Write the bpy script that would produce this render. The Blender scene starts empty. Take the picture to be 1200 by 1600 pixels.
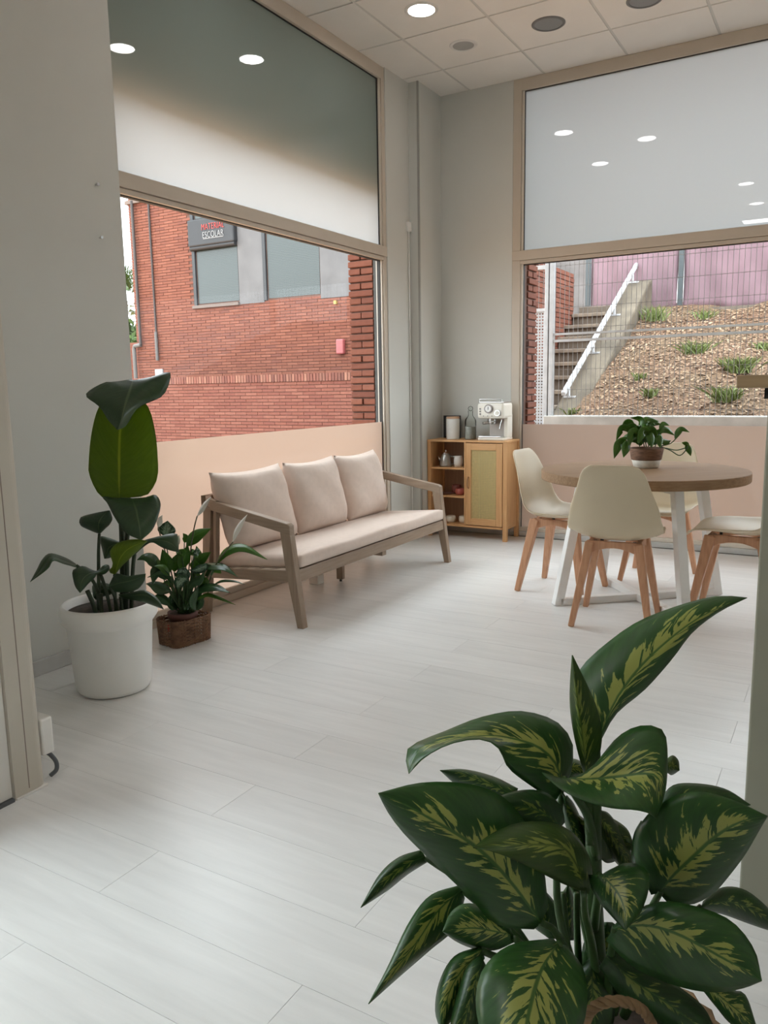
import bpy, math, random
import numpy as np
from mathutils import Vector, Matrix
random.seed(7)
scn = bpy.context.scene
col = scn.collection

# ------------------------------------------------------------------ camera
CAM = np.array([2.998, -5.969, 1.213]); FPX = 1226.92
YAW, PITCH, ROLL = math.radians(30.522), math.radians(-9.0136), math.radians(-0.9812)
def basis(yaw, pitch, roll):
    cy, sy, cp, sp = math.cos(yaw), math.sin(yaw), math.cos(pitch), math.sin(pitch)
    fw = np.array([-sy*cp, cy*cp, sp]); rt = np.array([cy, sy, 0.0]); up = np.cross(rt, fw)
    cr, sr = math.cos(roll), math.sin(roll)
    return cr*rt+sr*up, -sr*rt+cr*up, fw
RT, UP, FW = basis(YAW, PITCH, ROLL)
cd = bpy.data.cameras.new('camera'); cam = bpy.data.objects.new('camera', cd); col.objects.link(cam)
cd.sensor_fit = 'HORIZONTAL'; cd.sensor_width = 36; cd.lens = FPX*36/1200; cd.clip_start = 0.05; cd.clip_end = 300
M = Matrix.Identity(4)
for i in range(3):
    M[i][0], M[i][1], M[i][2], M[i][3] = RT[i], UP[i], -FW[i], CAM[i]
cam.matrix_world = M
scn.camera = cam
def ray(x, y): return RT*(x-600)/FPX - UP*(y-800)/FPX + FW
def atw(x, y, w): return CAM + ray(x, y)*w
def on(ax, v, x, y):
    d = ray(x, y); return CAM + d*(v-CAM[ax])/d[ax]

# ------------------------------------------------------------------ sky and exposure
w = bpy.data.worlds.new('world'); scn.world = w; w.use_nodes = True
bg = w.node_tree.nodes['Background']; bg.inputs[0].default_value = (0.88, 0.95, 1.0, 1); bg.inputs[1].default_value = 1.0
scn.view_settings.view_transform = 'Standard'; scn.view_settings.look = 'None'
scn.view_settings.gamma = 1; scn.view_settings.use_curve_mapping = False
scn.view_settings.exposure = 2.65
scn.cycles.max_bounces = 10; scn.cycles.diffuse_bounces = 6; scn.cycles.glossy_bounces = 4
scn.cycles.transmission_bounces = 8; scn.cycles.transparent_max_bounces = 16
scn.cycles.sample_clamp_indirect = 6; scn.cycles.caustics_reflective = False; scn.cycles.caustics_refractive = False
LAMP = 5.0

# ------------------------------------------------------------------ materials
MATS = {}
def nt(name):
    m = bpy.data.materials.new(name); m.use_nodes = True
    t = m.node_tree; return m, t, t.nodes['Principled BSDF']
def N(t, kind, **kw):
    n = t.nodes.new(kind)
    for k, v in kw.items():
        if hasattr(n, k): setattr(n, k, v)
    return n
def mat(name, c, rough=0.5, var=0.06, scale=8.0, bump=0.0, bscale=120.0, metal=0.0, spec=0.5, stretch=(1, 1, 1), c2=None, detail=3.0, trans=0.0, emit=None):
    if name in MATS: return MATS[name]
    m, t, b = nt(name)
    tc = N(t, 'ShaderNodeTexCoord'); mp = N(t, 'ShaderNodeMapping'); mp.inputs['Scale'].default_value = stretch
    t.links.new(tc.outputs['Object'], mp.inputs[0])
    no = N(t, 'ShaderNodeTexNoise'); no.inputs['Scale'].default_value = scale; no.inputs['Detail'].default_value = detail
    t.links.new(mp.outputs[0], no.inputs['Vector'])
    cr = N(t, 'ShaderNodeValToRGB')
    a = c2 if c2 else tuple(x*(1-var) for x in c)
    z = c if c2 else tuple(min(1, x*(1+var)) for x in c)
    cr.color_ramp.elements[0].position = 0.32; cr.color_ramp.elements[1].position = 0.68
    cr.color_ramp.elements[0].color = (*a, 1); cr.color_ramp.elements[1].color = (*z, 1)
    t.links.new(no.outputs[0], cr.inputs[0]); t.links.new(cr.outputs[0], b.inputs['Base Color'])
    b.inputs['Roughness'].default_value = rough; b.inputs['Metallic'].default_value = metal
    b.inputs['Specular IOR Level'].default_value = spec
    if trans: b.inputs['Transmission Weight'].default_value = trans
    if bump:
        n2 = N(t, 'ShaderNodeTexNoise'); n2.inputs['Scale'].default_value = bscale; n2.inputs['Detail'].default_value = 4
        t.links.new(mp.outputs[0], n2.inputs['Vector'])
        bp = N(t, 'ShaderNodeBump'); bp.inputs['Strength'].default_value = bump; bp.inputs['Distance'].default_value = 0.004
        t.links.new(n2.outputs[0], bp.inputs['Height']); t.links.new(bp.outputs[0], b.inputs['Normal'])
    if emit:
        b.inputs['Emission Color'].default_value = (*emit[0], 1); b.inputs['Emission Strength'].default_value = emit[1]
    MATS[name] = m; return m
def wood(name, c, c2, axis=0, rough=0.45, sc=6.0):
    st = [14, 14, 14]; st[axis] = 0.9
    return mat(name, c, rough, scale=sc, c2=c2, stretch=tuple(st), detail=5, bump=0.08, bscale=14)
def island(name, cols, rough=0.85, bump=0.4, bscale=60, var=0.25, nscale=25):
    """colour differs from piece to piece of a joined mesh"""
    if name in MATS: return MATS[name]
    m, t, b = nt(name)
    g = N(t, 'ShaderNodeNewGeometry'); oi = N(t, 'ShaderNodeObjectInfo')
    ad = N(t, 'ShaderNodeMath', operation='ADD'); fr = N(t, 'ShaderNodeMath', operation='FRACT')
    t.links.new(g.outputs['Random Per Island'], ad.inputs[0]); t.links.new(oi.outputs['Random'], ad.inputs[1]); t.links.new(ad.outputs[0], fr.inputs[0])
    cr = N(t, 'ShaderNodeValToRGB'); e = cr.color_ramp.elements
    e[0].color = (*cols[0], 1); e[1].color = (*cols[-1], 1)
    for i, c in enumerate(cols[1:-1]):
        k = e.new((i+1)/(len(cols)-1)); k.color = (*c, 1)
    t.links.new(fr.outputs[0], cr.inputs[0])
    tc = N(t, 'ShaderNodeTexCoord'); no = N(t, 'ShaderNodeTexNoise'); no.inputs['Scale'].default_value = nscale; no.inputs['Detail'].default_value = 5
    t.links.new(tc.outputs['Object'], no.inputs['Vector'])
    mr = N(t, 'ShaderNodeMapRange'); mr.inputs[3].default_value = 1-var; mr.inputs[4].default_value = 1+var
    t.links.new(no.outputs[0], mr.inputs[0])
    mx = N(t, 'ShaderNodeMix', data_type='RGBA', blend_type='MULTIPLY'); mx.inputs[0].default_value = 1
    t.links.new(cr.outputs[0], mx.inputs[6]); t.links.new(mr.outputs[0], mx.inputs[7]); t.links.new(mx.outputs[2], b.inputs['Base Color'])
    bp = N(t, 'ShaderNodeBump'); bp.inputs['Strength'].default_value = bump; bp.inputs['Distance'].default_value = 0.006
    n2 = N(t, 'ShaderNodeTexNoise'); n2.inputs['Scale'].default_value = bscale; t.links.new(tc.outputs['Object'], n2.inputs['Vector'])
    t.links.new(n2.outputs[0], bp.inputs['Height']); t.links.new(bp.outputs[0], b.inputs['Normal'])
    b.inputs['Roughness'].default_value = rough
    MATS[name] = m; return m
def glass_mat(name, refl=1.45, tint=(0.97, 0.99, 0.98)):
    m = bpy.data.materials.new(name); m.use_nodes = True; t = m.node_tree; t.nodes.clear()
    o = N(t, 'ShaderNodeOutputMaterial'); tr = N(t, 'ShaderNodeBsdfTransparent'); gl = N(t, 'ShaderNodeBsdfGlossy'); fr = N(t, 'ShaderNodeFresnel'); mx = N(t, 'ShaderNodeMixShader')
    tr.inputs[0].default_value = (*tint, 1); gl.inputs['Roughness'].default_value = 0.0; fr.inputs[0].default_value = refl
    t.links.new(fr.outputs[0], mx.inputs[0]); t.links.new(tr.outputs[0], mx.inputs[1]); t.links.new(gl.outputs[0], mx.inputs[2]); t.links.new(mx.outputs[0], o.inputs[0])
    MATS[name] = m; return m
def film_mat(name, tcol, dcol, share):
    """frosted window film: scatters daylight through, reflects the room a little like glass"""
    m = bpy.data.materials.new(name); m.use_nodes = True; t = m.node_tree; t.nodes.clear()
    o = N(t, 'ShaderNodeOutputMaterial'); tl = N(t, 'ShaderNodeBsdfTranslucent'); df = N(t, 'ShaderNodeBsdfDiffuse'); gl = N(t, 'ShaderNodeBsdfGlossy')
    fr = N(t, 'ShaderNodeFresnel'); m1 = N(t, 'ShaderNodeMixShader'); m2 = N(t, 'ShaderNodeMixShader')
    tc = N(t, 'ShaderNodeTexCoord'); no = N(t, 'ShaderNodeTexNoise'); no.inputs['Scale'].default_value = 1.5
    mr = N(t, 'ShaderNodeMapRange'); mr.inputs[3].default_value = 0.97; mr.inputs[4].default_value = 1.03
    mc = N(t, 'ShaderNodeMix', data_type='RGBA', blend_type='MULTIPLY'); mc.inputs[0].default_value = 1; mc.inputs[6].default_value = (*tcol, 1)
    t.links.new(tc.outputs['Object'], no.inputs['Vector']); t.links.new(no.outputs[0], mr.inputs[0]); t.links.new(mr.outputs[0], mc.inputs[7]); t.links.new(mc.outputs[2], tl.inputs[0])
    df.inputs[0].default_value = (*dcol, 1); gl.inputs['Roughness'].default_value = 0.0; fr.inputs[0].default_value = 1.5; m1.inputs[0].default_value = share
    t.links.new(tl.outputs[0], m1.inputs[1]); t.links.new(df.outputs[0], m1.inputs[2])
    t.links.new(fr.outputs[0], m2.inputs[0]); t.links.new(m1.outputs[0], m2.inputs[1]); t.links.new(gl.outputs[0], m2.inputs[2]); t.links.new(m2.outputs[0], o.inputs[0])
    MATS[name] = m; return m
def leaf_mat(name, dark, mid, pale=None, amount=0.5, transl=0.3, rough=0.32, vein=0.5, streak=16.0):
    """leaf blade from its own u (across) and v (along) coordinates; optional pale feathering along the side veins"""
    m, t, b = nt(name)
    uv = N(t, 'ShaderNodeUVMap'); sx = N(t, 'ShaderNodeSeparateXYZ'); t.links.new(uv.outputs[0], sx.inputs[0])
    def ma(op, a, b2=None, c=None):
        n = N(t, 'ShaderNodeMath', operation=op)
        for i, v in enumerate((a, b2, c)):
            if v is None: continue
            if isinstance(v, (int, float)): n.inputs[i].default_value = v
            else: t.links.new(v, n.inputs[i])
        return n.outputs[0]
    u = ma('ABSOLUTE', ma('MULTIPLY_ADD', sx.outputs[0], 2.0, -1.0)); v = sx.outputs[1]
    sh = ma('MULTIPLY_ADD', u, -0.30, v)
    oi = N(t, 'ShaderNodeObjectInfo'); cb = N(t, 'ShaderNodeCombineXYZ')
    side = ma('SIGN', ma('MULTIPLY_ADD', sx.outputs[0], 2.0, -1.0))
    t.links.new(ma('MULTIPLY_ADD', u, 2.6, ma('MULTIPLY', side, 7.0)), cb.inputs[0]); t.links.new(ma('MULTIPLY', sh, streak), cb.inputs[1]); t.links.new(ma('MULTIPLY', oi.outputs['Random'], 40.0), cb.inputs[2])
    no = N(t, 'ShaderNodeTexNoise'); no.inputs['Scale'].default_value = 1.0; no.inputs['Detail'].default_value = 4.5; no.inputs['Distortion'].default_value = 0.5
    t.links.new(cb.outputs[0], no.inputs['Vector'])
    # base green with soft variation and side veins
    cr = N(t, 'ShaderNodeValToRGB'); cr.color_ramp.elements[0].position = 0.3; cr.color_ramp.elements[1].position = 0.7
    cr.color_ramp.elements[0].color = (*dark, 1); cr.color_ramp.elements[1].color = (*mid, 1)
    t.links.new(no.outputs[0], cr.inputs[0]); colr = cr.outputs[0]
    if pale:
        f = ma('ADD', no.outputs[0], ma('MULTIPLY', u, -0.36))
        f = ma('ADD', f, ma('MULTIPLY', ma('POWER', ma('ABSOLUTE', ma('MULTIPLY_ADD', v, 2.0, -0.95)), 4.0), -0.30))
        f2 = N(t, 'ShaderNodeMapRange'); f2.inputs[1].default_value = 0.5-0.22*amount; f2.inputs[2].default_value = 0.53-0.22*amount
        t.links.new(f, f2.inputs[0])
        gate = N(t, 'ShaderNodeMapRange'); gate.inputs[1].default_value = 0.02; gate.inputs[2].default_value = 0.05; t.links.new(u, gate.inputs[0])
        mx = N(t, 'ShaderNodeMix', data_type='RGBA'); t.links.new(ma('MULTIPLY', f2.outputs[0], gate.outputs[0]), mx.inputs[0])
        t.links.new(colr, mx.inputs[6]); mx.inputs[7].default_value = (*pale, 1); colr = mx.outputs[2]
    rib = N(t, 'ShaderNodeMapRange'); rib.inputs[1].default_value = 0.05; rib.inputs[2].default_value = 0.02; t.links.new(u, rib.inputs[0])
    m3 = N(t, 'ShaderNodeMix', data_type='RGBA'); t.links.new(ma('MULTIPLY', rib.outputs[0], vein), m3.inputs[0]); t.links.new(colr, m3.inputs[6])
    m3.inputs[7].default_value = (mid[0]*2.2+.02, mid[1]*1.7+.02, mid[2]*1.8+.01, 1); colr = m3.outputs[2]
    t.links.new(colr, b.inputs['Base Color']); b.inputs['Roughness'].default_value = rough
    wv = ma('SINE', ma('MULTIPLY', sh, 95.0)); bp = N(t, 'ShaderNodeBump'); bp.inputs['Strength'].default_value = 0.06; bp.inputs['Distance'].default_value = 0.0008
    t.links.new(wv, bp.inputs['Height']); t.links.new(bp.outputs[0], b.inputs['Normal'])
    tl = N(t, 'ShaderNodeBsdfTranslucent'); ms = N(t, 'ShaderNodeMixShader'); ms.inputs[0].default_value = transl
    hs = N(t, 'ShaderNodeHueSaturation'); hs.inputs['Value'].default_value = 1.9; hs.inputs['Hue'].default_value = 0.485; t.links.new(colr, hs.inputs['Color']); t.links.new(hs.outputs[0], tl.inputs[0])
    o = t.nodes['Material Output']; t.links.new(b.outputs[0], ms.inputs[1]); t.links.new(tl.outputs[0], ms.inputs[2]); t.links.new(ms.outputs[0], o.inputs[0])
    MATS[name] = m; return m

WALL = mat('wall_paint', (0.62, 0.62, 0.585), 0.75, 0.02, 2, 0.05, 180)
SKIRT = mat('grey_skirting', (0.52, 0.52, 0.51), 0.5, 0.05, 10)
FRAME = mat('beige_aluminium', (0.56, 0.49, 0.41), 0.42, 0.03, 5)
FRAMEL = mat('beige_aluminium_bead', (0.66, 0.60, 0.52), 0.4, 0.03, 5)
SEAL = mat('black_seal', (0.02, 0.02, 0.02), 0.7)
TILE = mat('ceiling_tile', (0.80, 0.765, 0.72), 0.9, 0.03, 3, 0.12, 260)
TBAR = mat('ceiling_tbar', (0.62, 0.60, 0.56), 0.6, 0.03)
CONC = mat('concrete', (0.52, 0.50, 0.47), 0.9, 0.18, 6, 0.3, 40)
WHITE = mat('white_paint_metal', (0.88, 0.88, 0.87), 0.4, 0.02)
WPLASTIC = mat('white_plastic', (0.80, 0.79, 0.76), 0.4, 0.02)
POTW = mat('white_pot', (0.90, 0.89, 0.86), 0.45, 0.02, 3)
SHELL = mat('beige_shell', (0.66, 0.56, 0.40), 0.42, 0.02, 4)
BEECH = wood('beech', (0.62, 0.34, 0.20), (0.52, 0.265, 0.145), 2)
SOFAW = wood('sofa_wood', (0.33, 0.25, 0.185), (0.26, 0.19, 0.135), 1)
SOFAX = wood('sofa_wood_side', (0.33, 0.25, 0.185), (0.26, 0.19, 0.135), 0)
SOFAZ = wood('sofa_wood_leg', (0.33, 0.25, 0.185), (0.26, 0.19, 0.135), 2)
FABRIC = mat('sofa_fabric', (0.69, 0.575, 0.505), 0.95, 0.03, 30, 0.25, 600)
OAK = wood('oak_top', (0.33, 0.21, 0.12), (0.25, 0.15, 0.082), 0, 0.65)
OAK.node_tree.nodes['Principled BSDF'].inputs['Specular IOR Level'].default_value = 0.2
CABX = wood('cabinet_wood_x', (0.64, 0.365, 0.165), (0.56, 0.305, 0.13), 0, 0.45)
CABZ = wood('cabinet_wood_z', (0.64, 0.365, 0.165), (0.56, 0.305, 0.13), 2, 0.45)
BLACK = mat('black_paint', (0.015, 0.015, 0.017), 0.45)
STEEL = mat('steel', (0.62, 0.62, 0.62), 0.22, 0.03, metal=1.0)
CREAM = mat('cream_enamel', (0.78, 0.74, 0.66), 0.25, 0.01)
SOIL = mat('soil', (0.06, 0.045, 0.035), 0.95, 0.4, 40, 0.8, 80)
CLEAR = glass_mat('clear_glass', 1.16)
CUPGLASS = glass_mat('bottle_glass', 1.25, (0.95, 0.97, 0.96))
FILMU = film_mat('frosted_film_upper', (0.305, 0.312, 0.32), (0.70, 0.86, 0.79), 0.30)
FILML = film_mat('frosted_film_lower', (0.268, 0.202, 0.158), (0.60, 0.50, 0.43), 0.24)  # peach light bounced off the paving outside is put into the film tint
BRICK = island('brick', [(0.175, 0.055, 0.030), (0.155, 0.046, 0.026), (0.20, 0.068, 0.040), (0.17, 0.052, 0.028), (0.14, 0.044, 0.028)])
BRICKR = island('brick_red', [(0.165, 0.055, 0.036), (0.14, 0.044, 0.031), (0.19, 0.072, 0.05), (0.15, 0.05, 0.034)])
MORTAR = mat('mortar', (0.11, 0.055, 0.04), 0.95, 0.15, 20)
GREYPANEL = mat('grey_panel', (0.122, 0.12, 0.122), 0.8, 0.12, 3)
SIGNB = mat('sign_black', (0.016, 0.016, 0.018), 0.5, 0.1)
RAILW = mat('rail_white', (0.55, 0.56, 0.58), 0.45)
GALV = mat('galvanised', (0.46, 0.47, 0.48), 0.45, 0.08, 15, metal=0.35)
TARP = mat('mauve_tarp', (0.21, 0.13, 0.15), 0.8, 0.12, 2.2, 0.5, 6)

# ------------------------------------------------------------------ mesh helpers
class MB:
    def __init__(s): s.v = []; s.f = []; s.uv = None
    def box(s, x0, x1, y0, y1, z0, z1):
        n = len(s.v)
        s.v += [(x0, y0, z0), (x1, y0, z0), (x1, y1, z0), (x0, y1, z0), (x0, y0, z1), (x1, y0, z1), (x1, y1, z1), (x0, y1, z1)]
        s.f += [tuple(n+i for i in q) for q in ((0, 3, 2, 1), (4, 5, 6, 7), (0, 1, 5, 4), (1, 2, 6, 5), (2, 3, 7, 6), (3, 0, 4, 7))]
        return s
    def prism(s, poly, ax, a, b):
        """polygon in the two other axes, extruded along ax from a to b"""
        n = len(s.v); k = len(poly)
        for c in (a, b):
            for p in poly:
                q = list(p); q.insert(ax, c); s.v.append(tuple(q))
        s.f.append(tuple(n+i for i in range(k))[::-1]); s.f.append(tuple(n+k+i for i in range(k)))
        for i in range(k):
            j = (i+1) % k; s.f.append((n+i, n+j, n+k+j, n+k+i))
        return s
    def tube(s, path, r, n=10, cap=True):
        P = [Vector(p) for p in path]; rs = r if isinstance(r, (list, tuple)) else [r]*len(P)
        base = len(s.v); ref = None
        for i, p in enumerate(P):
            d = (P[min(i+1, len(P)-1)]-P[max(i-1, 0)]).normalized()
            if ref is None:
                ref = Vector((0, 0, 1)) if abs(d.z) < 0.9 else Vector((1, 0, 0))
            a = (ref-d*ref.dot(d)).normalized(); b = d.cross(a); ref = a
            for k in range(n):
                t = 2*math.pi*k/n; s.v.append(tuple(p+(a*math.cos(t)+b*math.sin(t))*rs[i]))
        for i in range(len(P)-1):
            for k in range(n):
                j = (k+1) % n; s.f.append((base+i*n+k, base+i*n+j, base+(i+1)*n+j, base+(i+1)*n+k))
        if cap:
            s.f.append(tuple(base+k for k in range(n))[::-1]); s.f.append(tuple(base+(len(P)-1)*n+k for k in range(n)))
        return s
    def lathe(s, prof, n=40, cx=0, cy=0):
        base = len(s.v)
        for r, z in prof:
            for k in range(n):
                t = 2*math.pi*k/n; s.v.append((cx+r*math.cos(t), cy+r*math.sin(t), z))
        for i in range(len(prof)-1):
            for k in range(n):
                j = (k+1) % n; s.f.append((base+i*n+k, base+i*n+j, base+(i+1)*n+j, base+(i+1)*n+k))
        s.f.append(tuple(base+k for k in range(n))[::-1]); s.f.append(tuple(base+(len(prof)-1)*n+k for k in range(n)))
        return s
    def beam(s, p0, p1, w0, d0, w1=None, d1=None, side=(1, 0, 0)):
        """rectangular bar from p0 to p1; w along side, d across"""
        w1 = w0 if w1 is None else w1; d1 = d0 if d1 is None else d1
        p0 = Vector(p0); p1 = Vector(p1); d = (p1-p0).normalized(); a = Vector(side); a = (a-d*a.dot(d)).normalized(); b = d.cross(a)
        n = len(s.v)
        for p, ww, dd in ((p0, w0, d0), (p1, w1, d1)):
            for u, v in ((-1, -1), (1, -1), (1, 1), (-1, 1)): s.v.append(tuple(p+a*(u*ww/2)+b*(v*dd/2)))
        s.f += [tuple(n+i for i in q) for q in ((0, 3, 2, 1), (4, 5, 6, 7), (0, 1, 5, 4), (1, 2, 6, 5), (2, 3, 7, 6), (3, 0, 4, 7))]
        return s
    def mesh(s, name='mesh'):
        me = bpy.data.meshes.new(name); me.from_pydata(s.v, [], s.f); me.validate(); me.update(); return me
    def build(s, name, m, parent=None, smooth=False, bevel=0, sub=0, loc=None, solid=0, seg=2):
        me = s.mesh(name); return link(name, me, m, parent, smooth, bevel, sub, loc, solid, seg)
def link(name, me, m, parent=None, smooth=False, bevel=0, sub=0, loc=None, solid=0, seg=2):
    if m is not None and not me.materials: me.materials.append(m)
    o = bpy.data.objects.new(name, me); col.objects.link(o)
    if parent is not None: o.parent = parent
    if loc is not None: o.location = loc
    if smooth:
        for p in me.polygons: p.use_smooth = True
    if solid:
        md = o.modifiers.new('solid', 'SOLIDIFY'); md.thickness = solid; md.offset = 0
    if bevel:
        md = o.modifiers.new('bevel', 'BEVEL'); md.width = bevel; md.segments = seg; md.limit_method = 'ANGLE'; md.angle_limit = math.radians(40)
    if sub:
        md = o.modifiers.new('sub', 'SUBSURF'); md.levels = sub; md.render_levels = sub
    return o
def tag(o, label, cat, group=None):
    o['label'] = label; o['category'] = cat
    if group: o['group'] = group
    return o
def struct(o, label=None):
    o['kind'] = 'structure'
    if label: o['label'] = label
    return o
def empty(name, loc=(0, 0, 0), rz=0):
    o = bpy.data.objects.new(name, None); col.objects.link(o); o.location = loc; o.rotation_euler = (0, 0, rz); o.empty_display_size = 0.05; return o
def thing(name, label, cat, loc=(0, 0, 0), rz=0, group=None): return tag(empty(name, loc, rz), label, cat, group)
def bx(name, m, parent, x0, x1, y0, y1, z0, z1, bevel=0.0): return MB().box(x0, x1, y0, y1, z0, z1).build(name, m, parent, bevel=bevel)
def dup(o, parent=None):
    c = o.copy(); col.objects.link(c); c.parent = parent
    for ch in list(o.children): dup(ch, c)
    return c
def spline(P, n):
    """Catmull-Rom through the points P, n+1 samples"""
    P = np.array(P, float); k = len(P)
    if k == 2: return np.array([P[0]+(P[1]-P[0])*i/n for i in range(n+1)])
    E = np.vstack([2*P[0]-P[1], P, 2*P[-1]-P[-2]]); out = []
    L = np.concatenate([[0], np.cumsum(np.linalg.norm(np.diff(P, axis=0), axis=1))]); L /= L[-1]
    for i in range(n+1):
        s = i/n; j = min(int(np.searchsorted(L, s, 'right'))-1, k-2); j = max(j, 0)
        t = (s-L[j])/(L[j+1]-L[j]); a, b, c, d = E[j:j+4]
        out.append(0.5*((2*b)+(c-a)*t+(2*a-5*b+4*c-d)*t*t+(3*b-a-3*c+d)*t**3))
    return np.array(out)

H = 3.474
# ================================================================== STRUCTURE
XW, XS, XP = -0.05, 0.028, 0.062          # window plane, solid left wall, corner pillar face
XR, YB = 5.2, -9.0                         # far right wall, wall behind the camera
# floor with planks
LAM = None
def laminate():
    m, t, b = nt('laminate')
    tc = N(t, 'ShaderNodeTexCoord'); oi = N(t, 'ShaderNodeObjectInfo')
    ad = N(t, 'ShaderNodeVectorMath', operation='ADD'); sc = N(t, 'ShaderNodeVectorMath', operation='SCALE'); sc.inputs[3].default_value = 17.0
    t.links.new(oi.outputs['Location'], sc.inputs[0]); t.links.new(tc.outputs['Object'], ad.inputs[0]); t.links.new(sc.outputs[0], ad.inputs[1])
    mp = N(t, 'ShaderNodeMapping'); mp.inputs['Scale'].default_value = (1.6, 16, 1); t.links.new(ad.outputs[0], mp.inputs[0])
    no = N(t, 'ShaderNodeTexNoise'); no.inputs['Scale'].default_value = 1.6; no.inputs['Detail'].default_value = 7; no.inputs['Roughness'].default_value = 0.6; no.inputs['Distortion'].default_value = 0.4
    t.links.new(mp.outputs[0], no.inputs['Vector'])
    cr = N(t, 'ShaderNodeValToRGB'); cr.color_ramp.elements[0].position = 0.28; cr.color_ramp.elements[1].position = 0.72
    cr.color_ramp.elements[0].color = (0.72, 0.725, 0.72, 1); cr.color_ramp.elements[1].color = (0.81, 0.815, 0.81, 1)
    t.links.new(no.outputs[0], cr.inputs[0])
    hs = N(t, 'ShaderNodeHueSaturation'); mr = N(t, 'ShaderNodeMapRange'); mr.inputs[3].default_value = 0.965; mr.inputs[4].default_value = 1.03
    t.links.new(oi.outputs['Random'], mr.inputs[0]); t.links.new(mr.outputs[0], hs.inputs['Value']); t.links.new(cr.outputs[0], hs.inputs['Color']); t.links.new(hs.outputs[0], b.inputs['Base Color'])
    b.inputs['Roughness'].default_value = 0.30; b.inputs['Specular IOR Level'].default_value = 0.45
    bp = N(t, 'ShaderNodeBump'); bp.inputs['Strength'].default_value = 0.05; bp.inputs['Distance'].default_value = 0.002
    t.links.new(no.outputs[0], bp.inputs['Height']); t.links.new(bp.outputs[0], b.inputs['Normal'])
    return m
LAM = laminate()
floor = struct(bx('floor', mat('floor_joint', (0.20, 0.19, 0.18), 0.9), None, -0.06, XR, YB, 0.06, -0.20, -0.006))
PLK = MB().box(-0.62+0.0005, 0.62-0.0005, 0.0005, 0.1995, -0.006, 0).mesh('plank'); PLK.materials.append(LAM)
cut = {}
row = 0
for k in range(-21, 25):
    y0 = -4.8175+0.2*k
    if y0 < YB-0.1 or y0 > -0.05: continue
    off = 1.486 if k % 2 == 0 else 2.105
    x = off-1.24*3
    while x < XR:
        a, b = max(x, -0.05), min(x+1.24, XR)
        y1 = min(y0+0.2, 0.05); ya = max(y0, YB)
        if b-a > 0.02:
            key = (round(b-a, 3), round(y1-ya, 3))
            if key not in cut:
                me = MB().box(0.0005, b-a-0.0005, 0.0005, y1-ya-0.0005, -0.006, 0).mesh('plank'); me.materials.append(LAM); cut[key] = me
            o = link('plank', cut[key], LAM, floor, loc=(a, ya, 0))
        x += 1.24

# ceiling: slab, T-bars, tiles
ceil = struct(bx('ceiling', mat('ceiling_void', (0.3, 0.3, 0.3), 0.9), None, -0.4, XR, YB, 0.06, H+0.03, H+0.25))
GX, GY = 0.31, -0.464
xs = [GX+0.6*i for i in range(-1, 9) if GX+0.6*i < XR+0.6]; ys = [GY-0.6*i for i in range(-1, 15)]
tcut = {}
for i in range(-1, 9):
    for j in range(-1, 15):
        x0, x1 = max(GX+0.6*i, -0.06), min(GX+0.6*(i+1), XR); y1, y0 = min(GY-0.6*j, 0.06), max(GY-0.6*(j+1), YB)
        if x1-x0 < 0.03 or y1-y0 < 0.03: continue
        key = (round(x1-x0, 3), round(y1-y0, 3))
        if key not in tcut:
            me = MB().box(0.009, key[0]-0.009, 0.009, key[1]-0.009, 0, 0.012).mesh('ceiling_tile'); me.materials.append(TILE); tcut[key] = me
        link('ceiling_tile', tcut[key], TILE, ceil, loc=(x0, y0, H-0.001))
for i in range(0, 9):
    x = GX+0.6*i
    if x < XR: bx('grid_bar', TBAR, ceil, x-0.012, x+0.012, YB, 0.05, H+0.003, H+0.03)
for j in range(0, 15):
    y = GY-0.6*j
    if y > YB: bx('grid_bar', TBAR, ceil, -0.05, XR, y-0.012, y+0.012, H+0.0035, H+0.029)

# walls
wl = struct(bx('wall_left', WALL, None, -0.34, XS, -4.62, -3.285, 0, H+0.03), 'white painted wall behind the tall potted plant')
struct(bx('baseboard_left', SKIRT, None, XS, XS+0.013, -4.55, -3.30, 0, 0.068, 0.003))
wc = struct(bx('wall_corner', WALL, None, -0.08, -0.02, -0.735, -0.385, 0, H+0.03), 'narrow white wall strip between left window and corner pillar')
wp = struct(bx('wall_pillar', WALL, None, -0.08, XP, -0.385, 0.055, 0, H+0.03))
trim = struct(bx('trim_1', mat('grey_corner_bead', (0.36, 0.355, 0.33), 0.5), None, XP-0.010, XP+0.003, -0.388, -0.372, 0, H))
wb = struct(bx('wall_back', WALL, None, XP, 0.672, 0.0, 0.08, 0, H+0.03), 'white wall above the small rattan door cabinet')
struct(bx('baseboard_back', SKIRT, None, XP, 0.672, -0.012, 0.0, 0, 0.07, 0.003))
struct(bx('wall_back_right', WALL, None, 4.7, XR, 0.0, 0.1, 0, H+0.03))
struct(bx('wall_right', WALL, None, XR, XR+0.1, YB, 0.1, 0, H+0.03))
struct(bx('wall_rear', WALL, None, 0.8, XR+0.1, YB-0.1, YB, 0, H+0.03))
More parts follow.
